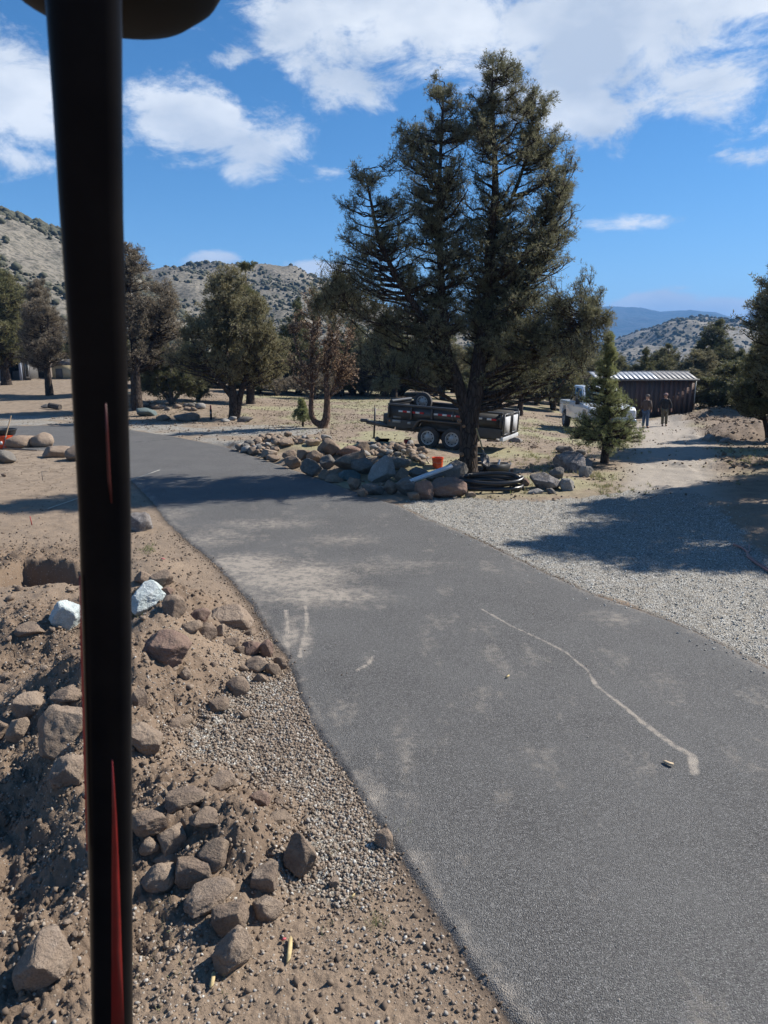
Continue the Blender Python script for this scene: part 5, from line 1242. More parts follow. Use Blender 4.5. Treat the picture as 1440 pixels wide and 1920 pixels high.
def wheel(parent, x, y, z, r, w, s=-1, holes=8, nm='wheel'):
    """axis along Y; s=-1 outer face toward -Y"""
    Mx = Matrix.Translation((x, y, z)) @ Matrix.Rotation(R(90), 4, 'X')
    ty_ = MB().lathe([(r * .60, -w / 2), (r * .72, -w * .52), (r * .92, -w * .47), (r, -w * .33), (r * 1.01, 0), (r, w * .33), (r * .92, w * .47), (r * .72, w * .52), (r * .60, w / 2)], 32, Mx, closed=True).build('tyre', tyre_m, parent, smooth=True)
    zo = w / 2 * 1.0
    rm = MB().lathe([(r * .62, zo * -.9), (r * .62, zo * 1.02), (r * .56, zo * 1.0), (r * .53, zo * .45), (r * .34, zo * .55), (r * .24, zo * .85), (r * .10, zo * .9), (r * .09, zo * 1.15), (.001, zo * 1.15)], 28, Mx).build('rim', rim_m, parent, smooth=True)
    h = MB()
    for k in range(holes):
        a = 2 * math.pi * k / holes; h.lathe([(r * .055, zo * .40), (r * .055, zo * .62)], 8, Mx @ Matrix.Translation((r * .43 * math.cos(a), r * .43 * math.sin(a), 0)))
    h.build('wheel_hole', dark_m, rm)
    return ty_, rm
for x_ in (-.43, .43):
    for yy, sg in ((.02, 1), (WD - .02, -1)):
        wt = empty('wheel', (x_, yy, .38 - .022 * (x_ < 0)), 0); wt.parent = trl
        if sg < 0: wt.rotation_euler = (0, 0, math.pi)
        wheel(wt, 0, 0, 0, .38, .23)
wt_ = simple('tape_white', (.75, .75, .73), (.6, .6, .58), rough=.4); rd_ = simple('tape_red', (.55, .03, .03), (.4, .03, .03), rough=.4)
for (xa, nn) in ((-1.5, 6), (-.22, 6), (1.0, 3), (1.62, 2)):
    for k in range(nn): MB().box((xa + k * .155, -.0 + .001, 1.15), (.155 if k % 2 else .155, .006, .062)).build('reflective_tape', rd_ if k % 2 else wt_, trl)
for o in [o for o in trl.children if o.name.startswith('reflective_tape')]: o.location.y = -.004
st_w = simple('sticker', (.35, .35, .33), (.25, .25, .24), rough=.5)
MB().box((-1.62, -.036, .80), (.30, .008, .09)).build('plate', st_w, trl); MB().box((-1.15, -.036, .78), (.12, .008, .08)).build('plate', st_w, trl); MB().box((-1.62, .002, .94), (.30, .008, .07)).build('plate', simple('sticker_grey', (.16, .16, .155)), trl)
MB().box((-1.88, -.04, .80), (.05, .02, .05)).build('marker_lamp', simple('amber_lamp', (.6, .18, .03)), trl)
# rear doors
gm = simple('gate_pale', (.55, .56, .57), (.38, .38, .38), rough=.5, scale=5)
for k, yy in enumerate((.50, 1.45)):
    g = MB().box((X1 + .03, yy, (ZT + ZB) / 2 + .02), (.03, .86, ZT - ZB - .06)).build('rear_door', gm, trl)
    fr = MB()
    for dz in (-1, 1): fr.box((X1 + .055, yy, (ZT + ZB) / 2 + .02 + dz * (ZT - ZB - .08) / 2), (.03, .88, .07))
    for dy in (-1, 1): fr.box((X1 + .058, yy + dy * .42, (ZT + ZB) / 2 + .02), (.03, .07, ZT - ZB - .02))
    fr.build('door_frame', tb, g)
MB().tube([(X1 + .09, .98, ZB + .02), (X1 + .09, .98, ZT + .06)], .018, 8).build('lock_bar', tb, trl)
MB().box((X1 + .02, WD / 2, ZB - .07), (.12, WD, .12)).build('rear_bumper', gm, trl, bevel=.008)
# tongue, coupler, jack, box
CX = X0 - 1.25
MB().bar((X0 + .1, .35, .55), (CX, WD / 2, .55), .08, .13).bar((X0 + .1, WD - .35, .55), (CX, WD / 2, .55), .08, .13).build('tongue', tb, trl)
MB().box((CX - .12, WD / 2, .60), (.30, .12, .12)).build('coupler', tb, trl, bevel=.02)
MB().tube([(CX + .35, WD / 2 - .12, 1.10), (CX + .35, WD / 2 - .12, .02)], .035, 10).lathe([(.09, 0), (.09, .02)], 14, Matrix.Translation((CX + .35, WD / 2 - .12, .0))).build('jack', tb, trl)
MB().tube([(CX + .35, WD / 2 - .12, 1.10), (CX + .35, WD / 2 - .30, 1.10), (CX + .35, WD / 2 - .30, .97)], .012, 8).build('crank', tb, trl)
MB().box((X0 - .28, WD / 2, .80), (.42, .60, .32)).build('battery_box', black_matt, trl, bevel=.02)
MB().tube([(X0 - .05, .25, .65), (X0 - .05, .25, 1.45)], .03, 8).build('tarp_post', tb, trl)
MB().tube([(X0 + .05, .12, ZT + .12), (X0 + .05, WD - .12, ZT + .12)], .06, 12).build('tarp_roll', black_matt, trl, smooth=True)
sp = empty('spare_wheel', (X0 + .6, WD - .28, ZT + .06), 0); sp.parent = trl; wheel(sp, 0, 0, 0, .34, .2)

# --- white pickup
px0, py0 = 10.45, 35.5
trk = empty('pickup_truck', (px0, py0, Tz(px0, py0)), 0, 'white crew-cab pickup parked behind the young pine, facing the camera', 'pickup')
trk.rotation_euler = (0, 0, R(-90)); trk.scale = (1.04, 1.06, 1.16)
wp = simple('white_car_paint', (.76, .78, .80), (.72, .74, .76), rough=.25, scale=2, coat=.6)
glass = simple('car_glass', (.02, .028, .032), (.03, .04, .045), rough=.06, scale=1, spec=1.0); chrome = simple('chrome', (.6, .6, .6), rough=.2, metal=1)
w2 = 1.0
mb = MB(); prof = [(2.75, .55), (2.82, .75), (2.78, 1.02), (2.6, 1.14), (1.35, 1.22), (-2.75, 1.20), (-2.8, .60), (-2.25, .55), (-2.2, .80), (-2.0, .98), (-1.6, .98), (-1.4, .80), (-1.35, .52), (1.35, .52), (1.4, .80), (1.6, .98), (2.05, .98), (2.25, .80), (2.3, .55)]
mb.prism(prof, -w2, w2); mb.build('body', wp, trk, bevel=.05)
cabv = lambda x, z, y: (x, y, z)
def frustum(x0, x1, z0, x2, x3, z1, wa, wb): return [(x0, -wa, z0), (x1, -wa, z0), (x1, wa, z0), (x0, wa, z0), (x2, -wb, z1), (x3, -wb, z1), (x3, wb, z1), (x2, wb, z1)]
FF_ = [(3, 2, 1, 0), (4, 5, 6, 7), (0, 1, 5, 4), (1, 2, 6, 5), (2, 3, 7, 6), (3, 0, 4, 7)]
MB().add(frustum(-1.15, 1.35, 1.19, -.95, .50, 1.90, .93, .76), FF_).build('cab', wp, trk, bevel=.05)
def quad(name, P, m, off, th=.012):
    P = [Vector(p) for p in P]; n_ = (P[1] - P[0]).cross(P[2] - P[0]).normalized(); MB().add([list(p + n_ * off) for p in P] + [list(p + n_ * (off - th)) for p in P], FF_[:0] + [(0, 1, 2, 3), (7, 6, 5, 4), (0, 4, 5, 1), (1, 5, 6, 2), (2, 6, 7, 3), (3, 7, 4, 0)]).build(name, m, trk)
def lerpq(t, a, b): return tuple(a[i] + (b[i] - a[i]) * t for i in range(3))
# windscreen on the sloping front
A_, B_, C_, D_ = (1.35, -.93, 1.19), (1.35, .93, 1.19), (.50, .76, 1.90), (.50, -.76, 1.90)
def inset(A, B, C, D, sa=.07, lo=.08, hi=.90):
    l0, l1 = lerpq(lo, A, D), lerpq(hi, A, D); r0, r1 = lerpq(lo, B, C), lerpq(hi, B, C); return [lerpq(sa, l0, r0), lerpq(1 - sa, l0, r0), lerpq(1 - sa, l1, r1), lerpq(sa, l1, r1)]
quad('windscreen', inset(A_, B_, C_, D_), glass, .006)
for sgn in (-1, 1):
    for (xa, xb, xc, xd) in ((.12, 1.14, .12, .42), (-1.0, .02, -.85, .02)):
        P = [(xa, sgn * .915, 1.26), (xb, sgn * .915, 1.26), (xd, sgn * .785, 1.80), (xc, sgn * .785, 1.80)]
        if sgn > 0: P = P[::-1]
        quad('side_window', P, glass, .012)
    MB().box((1.05, sgn * 1.10, 1.30), (.12, .20, .26)).build('wing_mirror', black_matt, trk, bevel=.03)
    h = MB().box((2.74, sgn * .78, .92), (.14, .34, .24)).build('headlight', simple('headlamp_glass', (.7, .72, .75), rough=.1), trk, bevel=.03)
    MB().box((.05, sgn * 1.005, 1.05), (.14, .02, .03)).build('door_handle', chrome, trk)
MB().box((2.80, 0, .92), (.06, 1.15, .30)).build('grille', black_matt, trk, bevel=.02)
MB().box((2.85, 0, .58), (.22, 1.96, .24)).build('front_bumper', chrome, trk, bevel=.05)
for xx in (-1.8, 1.83):
    for sgn in (-1, 1):
        wt = empty('wheel', (xx, sgn * .86, .40), 0 if sgn < 0 else math.pi); wt.parent = trk; wheel(wt, 0, 0, 0, .40, .27, holes=6)

# --- brown metal shed
sx1, sx0, sy = 20.25, 13.9, 47.0
sz = Tz(20, 47) - .1
shed = empty('metal_shed', (sx0, sy, sz), 0, 'dark brown ribbed metal shed with a pale tin roof behind the two men', 'shed')
bw = simple('brown_cladding', (.13, .070, .052), (.085, .050, .040), rough=.55, scale=1.2); bw2 = simple('brown_cladding_faded', (.10, .068, .055), (.07, .048, .04), rough=.6, scale=1.2)
tin = simple('tin_roof', (.27, .29, .32), (.21, .225, .25), rough=.5, metal=.15, scale=1.5); tin2 = simple('tin_roof_dull', (.20, .19, .185), (.15, .145, .14), rough=.6, metal=.1, scale=1.5)
LW = sx1 - sx0; HW = 1.66 - sz; npn = 20; pw = LW / npn
def clad(name, w, h, m, parent, loc, rot=(0, 0, 0), rib=.035):
    poly = [(0, 0), (w * .30, 0), (w * .36, -rib), (w * .46, -rib), (w * .52, 0), (w, 0), (w, .02), (0, .02)]
    V = [(x, y, 0) for x, y in poly] + [(x, y, h) for x, y in poly]; k = 8
    F = [tuple(range(k))[::-1], tuple(range(k, 2 * k))] + [(i, (i + 1) % k, (i + 1) % k + k, i + k) for i in range(k)]
    o = MB().add(V, F).build(name, m, parent); o.location = loc; o.rotation_euler = rot; return o
r_ = np.random.RandomState(3)
w_a = clad('wall_panel', pw * .985, HW, bw, shed, (0, 0, 0)); w_b = clad('wall_panel', pw * .985, HW, bw2, shed, (pw, 0, 0))
for k in range(2, npn):
    o = (w_b if r_.rand() < .3 else w_a).copy(); col.objects.link(o); o.location = (k * pw, r_.uniform(0, .012), 0)
for k in range(10):
    o = w_a.copy(); col.objects.link(o); o.location = (LW, k * pw, 0); o.rotation_euler = (0, 0, R(90))
    o = w_a.copy(); col.objects.link(o); o.location = (0, (k + 1) * pw, 0); o.rotation_euler = (0, 0, R(-90))
DPT = 10 * pw; RIDGE = .46; sl = math.hypot(DPT / 2 + .15, RIDGE); ra = math.atan2(RIDGE, DPT / 2 + .15)
ra_, rb_ = None, None
for k in range(npn + 1):
    m_ = tin if k < 13 else tin2
    for sgn in (1, -1):
        key = (m_, sgn)
        if k in (0, 13):
            o = clad('roof_panel', pw * .985, sl, m_, shed, (0, 0, 0), rib=.009)
            if sgn == 1: ra_ = o
            else: rb_ = o
        else: o = (ra_ if sgn == 1 else rb_).copy(); col.objects.link(o)
        if sgn == 1: o.location = (k * pw - .2, -.15, HW + .04); o.rotation_euler = (R(-90) + ra, 0, 0)
        else: o.location = (k * pw - .2 + pw, DPT + .15, HW + .02); o.rotation_euler = (R(-90) + ra, 0, math.pi)
MB().box((LW / 2, DPT / 2, HW + RIDGE + .03), (LW + .45, .25, .04)).build('ridge_cap', tin, shed)
MB().box((LW / 2, -.17, HW - .02), (LW + .42, .05, .12)).build('eave_trim', tin2, shed)
for xx in (.0, LW):
    o = MB().prism([(0, 0), (DPT, 0), (DPT / 2, RIDGE)], -.01, .01).build('gable', bw, shed); o.rotation_euler = (0, 0, R(90)); o.location = (xx, 0, HW)
MB().tube([(LW + .05, -.05, 0.9), (LW + .05, -.05, HW)], .035, 8).build('downpipe', simple('pale_pipe', (.55, .54, .5)), shed)

# --- open shed and cream shed far left
x_, y_, z_, mp = hit(24, 713)
op_ = empty('open_shed', (x_, y_, z_ - .1), 0, 'low shed with a black open front and a pale blue-grey post at the far left', 'shed')
k = y_ / F_PX
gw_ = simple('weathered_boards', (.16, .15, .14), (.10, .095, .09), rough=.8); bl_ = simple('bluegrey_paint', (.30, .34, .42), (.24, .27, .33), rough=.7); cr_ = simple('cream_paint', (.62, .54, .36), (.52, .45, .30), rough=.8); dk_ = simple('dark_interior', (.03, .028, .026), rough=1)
HS = 47 * k + .1
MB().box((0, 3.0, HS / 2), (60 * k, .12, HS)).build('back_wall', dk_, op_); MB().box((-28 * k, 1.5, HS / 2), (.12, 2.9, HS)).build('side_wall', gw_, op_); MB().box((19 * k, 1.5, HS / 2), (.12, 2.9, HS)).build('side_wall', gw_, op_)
MB().box((0, 1.4, HS + .05), (66 * k, 3.9, .1)).build('roof', gw_, op_); MB().box((-4 * k, -.5, HS - .05), (58 * k, .06, .16)).build('fascia', bl_, op_)
for xx in (-20 * k, 20 * k): MB().box((xx, -.35, HS / 2), (4 * k, .2, HS)).build('post', bl_, op_)
MB().box((28 * k, .0, HS / 2), (11 * k, .1, HS)).build('front_wall', gw_, op_); fr = MB().box((29 * k, -.07, HS * .5), (7 * k, .04, HS * .75)).build('window', simple('window_white', (.6, .62, .62)), op_); MB().box((29 * k, -.10, HS * .5), (5 * k, .03, HS * .65)).build('pane', glass, fr)
for (xx, zz, w_, h_) in ((-6, .35, 12, .9), (6, .3, 9, .7)): MB().box((xx * k, 1.6, h_ / 2), (w_ * k, .8, h_)).build('shelf', gw_, op_, bevel=.02)
x_, y_, z_, mp = hit(112, 713)
c_ = empty('cream_shed', (x_, y_ + 2, z_), 0, 'small cream-coloured outbuilding glimpsed behind the thin-trunked tree at the left', 'shed'); k = (y_ + 2) / F_PX
MB().box((0, 1, 13 * k), (62 * k, 2.0, 26 * k)).build('wall', cr_, c_); MB().prism([(-34 * k, 0), (34 * k, 0), (0, 11 * k)], -.2, 2.2).build('roof', gw_, c_).location = (0, 0, 26 * k)
MB().box((-18 * k, -.03, 10 * k), (12 * k, .06, 20 * k)).build('door', gw_, c_)
# a cream garden wall end seen right of the post, under the tall tree
x_, y_, z_, mp = hit(243, 762)
s_ = empty('stone_pillar', (x_, y_, z_), 0, 'short cream stone pillar just right of the black post, behind the near stones', 'pillar')
for i, hgt in enumerate((.18, .17, .16, .15)): MB().box((0, 0, .09 + i * .17), (.30 - .02 * (i % 2), .30, .155)).build('stone', RM['t'], s_, bevel=.02)
MB().box((0, 0, .76), (.36, .36, .12)).build('cap', cr_, s_, bevel=.02)

# --- two men
def skin(name, J, E, m, parent, sub=2):
    me = bpy.data.meshes.new(name); keys = list(J); idx = {k: i for i, k in enumerate(keys)}
    me.from_pydata([J[k][:3] for k in keys], [(idx[a], idx[b]) for a, b in E], []); me.update()
    o = link(name, me, None, parent); md = o.modifiers.new('skin', 'SKIN'); md.use_smooth_shade = True
    sv = me.skin_vertices[0].data
    for k in keys: r = J[k][3]; sv[idx[k]].radius = (r if not hasattr(r, '__len__') else r[0], r if not hasattr(r, '__len__') else r[1])
    sv[0].use_root = True; s = o.modifiers.new('sub', 'SUBSURF'); s.levels = sub; s.render_levels = sub
    me.materials.append(m); return o
skin_m = simple('skin_tone', (.42, .24, .16), (.36, .20, .13), rough=.6); hair_m = simple('hair', (.05, .035, .025), rough=.9)
def person(u, v, turn, head_turn, label, jacket, trousers, capm, arms, legs, k=1.0, lean=.0):
    x_, y_, z_, mp = hit(u, v)
    p = empty('person', (x_, y_, z_), R(turn), label, 'person')     # figure faces -Y at turn 0
    p.scale = (k, k, k)
    (lk, lf), (rk, rf) = legs; (le, lh), (re_, rh) = arms
    J = dict(pelvis=(0, 0, .95, .14), waist=(0, -.01, 1.10, .13), chest=(0, -lean, 1.32, .155), neck=(0, -lean, 1.49, .058), head=(0, -.015 - lean, 1.60, .082), crown=(0, -lean, 1.69, .085),
             ls=(.17, -lean, 1.41, .065), le=(*le, .045), lh=(*lh, .032), lp=(lh[0], lh[1] - .01, lh[2] - .07, .036), lfi=(lh[0] - .01, lh[1] - .03, lh[2] - .14, .018), lth=(lh[0] - .04, lh[1] - .05, lh[2] - .07, .012),
             rs=(-.17, -lean, 1.41, .065), re=(*re_, .045), rh=(*rh, .032), rp=(rh[0], rh[1] - .01, rh[2] - .07, .036), rfi=(rh[0] + .01, rh[1] - .03, rh[2] - .14, .018), rth=(rh[0] + .04, rh[1] - .05, rh[2] - .07, .012),
             lhip=(.09, 0, .88, .095), lk=(*lk, .062), la=(lf[0], lf[1], .10, .042), lt=(lf[0] + .01, lf[1] - .17, .045, .038), rhip=(-.09, 0, .88, .095), rk=(*rk, .062), ra=(rf[0], rf[1], .10, .042), rt=(rf[0] - .01, rf[1] - .17, .045, .038))
    E = [('pelvis', 'waist'), ('waist', 'chest'), ('chest', 'neck'), ('neck', 'head'), ('head', 'crown'), ('chest', 'ls'), ('ls', 'le'), ('le', 'lh'), ('lh', 'lp'), ('lp', 'lfi'), ('lp', 'lth'), ('chest', 'rs'), ('rs', 're'), ('re', 'rh'), ('rh', 'rp'), ('rp', 'rfi'), ('rp', 'rth'),
         ('pelvis', 'lhip'), ('lhip', 'lk'), ('lk', 'la'), ('la', 'lt'), ('pelvis', 'rhip'), ('rhip', 'rk'), ('rk', 'ra'), ('ra', 'rt')]
    skin('body', J, E, skin_m, p)
    def sub(keys, grow, trunc=None): return {q: (*J[q][:3], J[q][3] + grow) for q in keys}
    Jj = sub(['waist', 'pelvis', 'chest', 'ls', 'le', 'rs', 're'], .035); Jj['pelvis'] = (0, 0, .92, .155)
    for s in 'lr':
        h = J[s + 'h']; e = J[s + 'e']; Jj[s + 'c'] = (h[0] * .9 + e[0] * .1, h[1] * .9 + e[1] * .1, h[2] * .9 + e[2] * .1, .052)
    Jj['collar'] = (0, -lean, 1.465, .085)
    skin('jacket', Jj, [('waist', 'pelvis'), ('waist', 'chest'), ('chest', 'collar'), ('chest', 'ls'), ('ls', 'le'), ('le', 'lc'), ('chest', 'rs'), ('rs', 're'), ('re', 'rc')], jacket, p)
    Jt = {'pelvis': (0, 0, .93, .15)}
    for s in 'lr':
        Jt[s + 'hip'] = (*J[s + 'hip'][:3], .115); Jt[s + 'k'] = (*J[s + 'k'][:3], .085); Jt[s + 'a'] = (J[s + 'a'][0], J[s + 'a'][1], .09, .078)
    skin('trousers', Jt, [('pelvis', 'lhip'), ('lhip', 'lk'), ('lk', 'la'), ('pelvis', 'rhip'), ('rhip', 'rk'), ('rk', 'ra')], trousers, p)
    for s in 'lr':
        a = J[s + 'a']; skin('boot', {'a': (a[0], a[1] + .02, .06, .055), 'b': (a[0], a[1] - .18, .045, .045)}, [('a', 'b')], simple('boot_leather', (.05, .035, .025), rough=.8), p, 1)
    hd = Matrix.Translation((0, -lean, 1.64)) @ Matrix.Rotation(R(head_turn), 4, 'Z')
    MB().lathe([(.108, .03), (.112, .06), (.10, .11), (.06, .145), (.001, .155)], 20, hd).build('cap', capm, p, smooth=True)
    br = MB(); V = []
    for i in range(9):
        a = math.pi * i / 8; V.append(list(hd @ Vector((.085 * math.cos(a), -.09 - .085 * math.sin(a), .045 - .01 * math.sin(a)))))
    V += [list(Vector(q) + Vector((0, 0, .012))) for q in V]
    br.add(V, [tuple(range(9)), tuple(range(17, 8, -1))] + [(i, i + 9, (i + 1) % 9 + 9, (i + 1) % 9) for i in range(9)]); br.build('cap_brim', capm, p)
    MB().tube([hd @ Vector((0, -.085, .0)), hd @ Vector((0, -.118, -.03)), hd @ Vector((0, -.09, -.045))], [.008, .017, .014], 8).build('nose', skin_m, p, smooth=True)
    for sgn in (-1, 1):
        MB().lathe([(.001, -.012), (.012, 0), (.001, .012)], 8, hd @ Matrix.Translation((sgn * .034, -.083, .005))).build('eye', dark_m, p); MB().lathe([(.001, -.03), (.015, -.01), (.017, .012), (.001, .03)], 8, hd @ Matrix.Translation((sgn * .093, .0, -.01))).build('ear', skin_m, p)
    MB().box(tuple(hd @ Vector((0, -.094, -.058))), (.05, .01, .008)).build('mouth', simple('lips', (.25, .10, .08)), p)
    MB().lathe([(.098, -.05), (.104, .0), (.106, .035)], 18, hd @ Matrix.Translation((0, .012, 0))).build('hair', hair_m, p, smooth=True) if False else None
    return p
brown_j = simple('brown_jacket', (.085, .058, .045), (.06, .042, .034), rough=.9, scale=6, bmp=.3, bdist=.02); jeans = simple('blue_jeans', (.05, .085, .15), (.035, .06, .11), rough=.9, scale=8)
blk_s = simple('black_shirt', (.016, .015, .016), (.024, .022, .022), rough=.9); 
m, nt, b = new_mat('camouflage'); t = nt.nodes.new('ShaderNodeTexCoord').outputs['Object']
nt.links.new(ramp(nt, tex_noise(nt, t, 9, 3, .5).outputs[0], [(.40, (.045, .05, .03)), (.48, (.14, .12, .075)), (.56, (.08, .06, .04)), (.64, (.22, .19, .13))]), b.inputs['Base Color']); b.inputs['Roughness'].default_value = .9; camo = m
person(1209, 803, 128, -10, 'man in a brown jacket and blue jeans seen from behind, standing nearer the pickup', brown_j, jeans, simple('brown_cap', (.16, .13, .11), (.12, .10, .09), rough=.9),
       (((.27, .02, 1.14), (.20, -.16, .98)), ((-.27, .02, 1.14), (-.20, -.16, .98))), (((.11, -.02, .50), (.12, .02)), ((-.11, .0, .50), (-.13, .0))), k=1.0, lean=.05)
person(1244, 799, -12, -55, 'man in a black long-sleeved top and camouflage trousers in front of the shed wall', blk_s, camo, simple('pale_cap', (.34, .25, .22), (.28, .14, .12), rough=.9),
       (((.30, .02, 1.16), (.33, -.06, .92)), ((-.30, .02, 1.16), (-.34, -.04, .92))), (((.10, -.03, .50), (.12, .0)), ((-.09, -.05, .50), (-.08, -.06))), k=1.0)

# --- pipes, tools, buckets by the pile
white_pvc = simple('white_pvc', (.62, .64, .65), (.5, .52, .53), rough=.45, scale=5)
pa, pb = pt(768, 903, 15.55), pt(846, 874, 16.3)
tag(MB().tube([pa, pb], .052, 14).build('pvc_pipe', white_pvc, smooth=True), 'thick white pipe lying slantwise over the boulders', 'pipe')
orange = simple('orange_plastic', (.72, .085, .018), (.62, .07, .015), rough=.45, scale=4)
def place(u, v, lift=0): x, y, z, mp = hit(u, v); return x, y, z + lift
bx_, by_, bz_ = place(822, 884, .0)
bk = empty('bucket', (bx_, by_ + .3, bz_ - .04), 0, 'bright orange bucket between the boulders beside the white pipe', 'bucket')
MB().lathe([(.11, 0), (.125, .02), (.15, .34), (.16, .345), (.16, .37), (.142, .37), (.12, .03), (.001, .03)], 24).build('pail', orange, bk, smooth=True)
MB().tube([(.155 * math.cos(a), -.02 - .12 * math.sin(a), .33 - .10 * math.sin(a)) for a in np.linspace(0, math.pi, 12)], .004, 6).build('handle', chrome, bk)
# corrugated pipe coils
def coil(loc, rx, ry, turns, r, rise, rin, label, cat='pipe', pitch=.026, tilt=(0, 0, 0)):
    L_ = 2 * math.pi * (rx + ry) / 2 * turns; n_ = int(L_ / (pitch / 2)); pts = []; rs = []
    for i in range(n_):
        t_ = i / n_; a = t_ * turns * 2 * math.pi; k_ = 1 - rin * ((a / (2 * math.pi)) % 2 >= 1)
        pts.append((rx * k_ * math.cos(a), ry * k_ * math.sin(a), r + rise * a / (2 * math.pi) + .02 * math.sin(a * 1.7))); rs.append(r if i % 2 else r * .86)
    o = MB().tube(pts, rs, 12).build('corrugated_pipe', bp_m, smooth=False); o.location = loc; o.rotation_euler = tilt; return tag(o, label, cat)
bp_m = simple('black_corrugated', (.018, .018, .02), (.03, .028, .027), rough=.32, scale=6)
fx_, fy_, fz_ = place(922, 921); coil((fx_, fy_ + .1, fz_), .70, .42, 3.5, .052, .085, .17, 'flat oblong coil of black corrugated drain pipe on the ground by the pine foot', tilt=(R(4), 0, R(-4)))
gx_, gy_, gz_ = place(899, 897); coil((gx_ + .02, gy_ + .55, gz_), .20, .19, 6.3, .034, .078, 0, 'upright stacked coil of thin black pipe right behind the big pine trunk', pitch=.02)
# black tub with pipe ends
ux, uy, uz = place(930, 892)
tub = empty('tub', (ux, uy + .1, uz + .05), R(10), 'black tub holding odds and ends, behind the flat pipe coil', 'tub')
MB().add([(-.27, -.17, 0), (.27, -.17, 0), (.27, .17, 0), (-.27, .17, 0), (-.34, -.23, .26), (.34, -.23, .26), (.34, .23, .26), (-.34, .23, .26), (-.31, -.20, .26), (.31, -.20, .26), (.31, .20, .26), (-.31, .20, .26), (-.25, -.15, .03), (.25, -.15, .03), (.25, .15, .03), (-.25, .15, .03)],
         [(3, 2, 1, 0), (0, 1, 5, 4), (1, 2, 6, 5), (2, 3, 7, 6), (3, 0, 4, 7), (4, 5, 9, 8), (5, 6, 10, 9), (6, 7, 11, 10), (7, 4, 8, 11), (8, 9, 13, 12), (9, 10, 14, 13), (10, 11, 15, 14), (11, 8, 12, 15), (12, 13, 14, 15)]).build('shell', black_matt, tub)
MB().tube([(-.33, -.18, .24), (-.40, 0, .30), (-.33, .18, .24)], .012, 6).tube([(.33, -.18, .24), (.40, 0, .30), (.33, .18, .24)], .012, 6).build('handle', black_matt, tub)
y1 = uy + .1
tag(MB().tube([pt(930, 888, y1), pt(937, 862, y1 + .1)], .026, 10).build('pvc_offcut', white_pvc, smooth=True), 'short white pipe standing almost upright in the black tub', 'pipe')
tag(MB().tube([pt(944, 888, y1), pt(958, 869, y1 + .1)], .024, 10).build('pvc_offcut', white_pvc, smooth=True), 'short white pipe leaning to the right out of the black tub', 'pipe')
wood = simple('wood_handle', (.50, .33, .13), (.40, .25, .09), rough=.6, scale=12); steel = simple('dull_steel', (.18, .17, .16), (.12, .10, .09), rough=.6, metal=.5, scale=10)
def shovel(a, b, label, hm=wood, bw_=.12):
    a = Vector(a); b = Vector(b); e = empty('shovel', b, 0, label, 'shovel'); d = (a - b).normalized()
    MB().tube([(a - b), d * .30], .019, 10).build('handle', hm, e, smooth=True)
    MB().tube([d * .42, d * .26], .024, 10).build('socket', steel, e)
    w_ = d.orthogonal().normalized(); w_ = Vector((d.y, -d.x, 0)).normalized() if abs(d.z) < .95 else w_; n_ = d.cross(w_)
    P = [(-.5, .28, .0), (-.5, .08, .1), (-.3, -.02, .12), (0, -.06, .1), (.3, -.02, .12), (.5, .08, .1), (.5, .28, .0), (.2, .30, -.02), (-.2, .30, -.02)]
    V = [list(w_ * (p[0] * bw_ * 2) + d * p[1] + n_ * (abs(p[0]) * .05)) for p in P]; V += [list(Vector(q) + n_ * .004) for q in V]; k_ = len(P)
    MB().add(V, [tuple(range(k_)), tuple(range(2 * k_ - 1, k_ - 1, -1))] + [(i, i + k_, (i + 1) % k_ + k_, (i + 1) % k_) for i in range(k_)]).build('blade', steel, e); return e
shovel(pt(893, 803, by0 - .25), pt(914, 872, by0 - .8), 'shovel with a yellow wooden handle leaning against the right side of the big pine')
hx = pt(806, 880, 18.9); MB_ = MB().tube([pt(811, 880, 18.8), pt(804, 868, 18.8), pt(800, 862, 18.8), pt(801, 858, 18.8), pt(805, 858, 18.8)], .02, 8)
tag(MB_.build('hooked_pipe', simple('cream_pipe', (.55, .47, .38), (.45, .38, .30))), 'thin cream pipe with a hooked top left of the orange bucket', 'pipe')
# red fuel can under the trailer
cx_, cy_, cz_ = place(764, 836)
fc = empty('fuel_can', (cx_, cy_, cz_), R(15), 'small red fuel can on the ground in front of the trailer wheels', 'can')
MB().box((0, 0, .12), (.24, .16, .24)).build('can_body', red_paint, fc, bevel=.03); MB().tube([(-.07, 0, .24), (-.07, 0, .29), (.06, 0, .29), (.06, 0, .24)], .012, 6).build('handle', red_paint, fc); MB().tube([(.09, 0, .22), (.13, 0, .30)], .018, 8).build('spout', black_matt, fc)
tag(MB().add([list(pt(u, v, 24.6)) for u, v in ((708, 826), (728, 826), (730, 822), (712, 822))] + [list(pt(u, v, 24.6) - Vector((0, .0, .05))) for u, v in ((708, 826), (728, 826), (730, 822), (712, 822))], FF_).build('board', simple('pale_board', (.5, .48, .42))), 'pale offcut of board on the ground by the trailer jack', 'board')

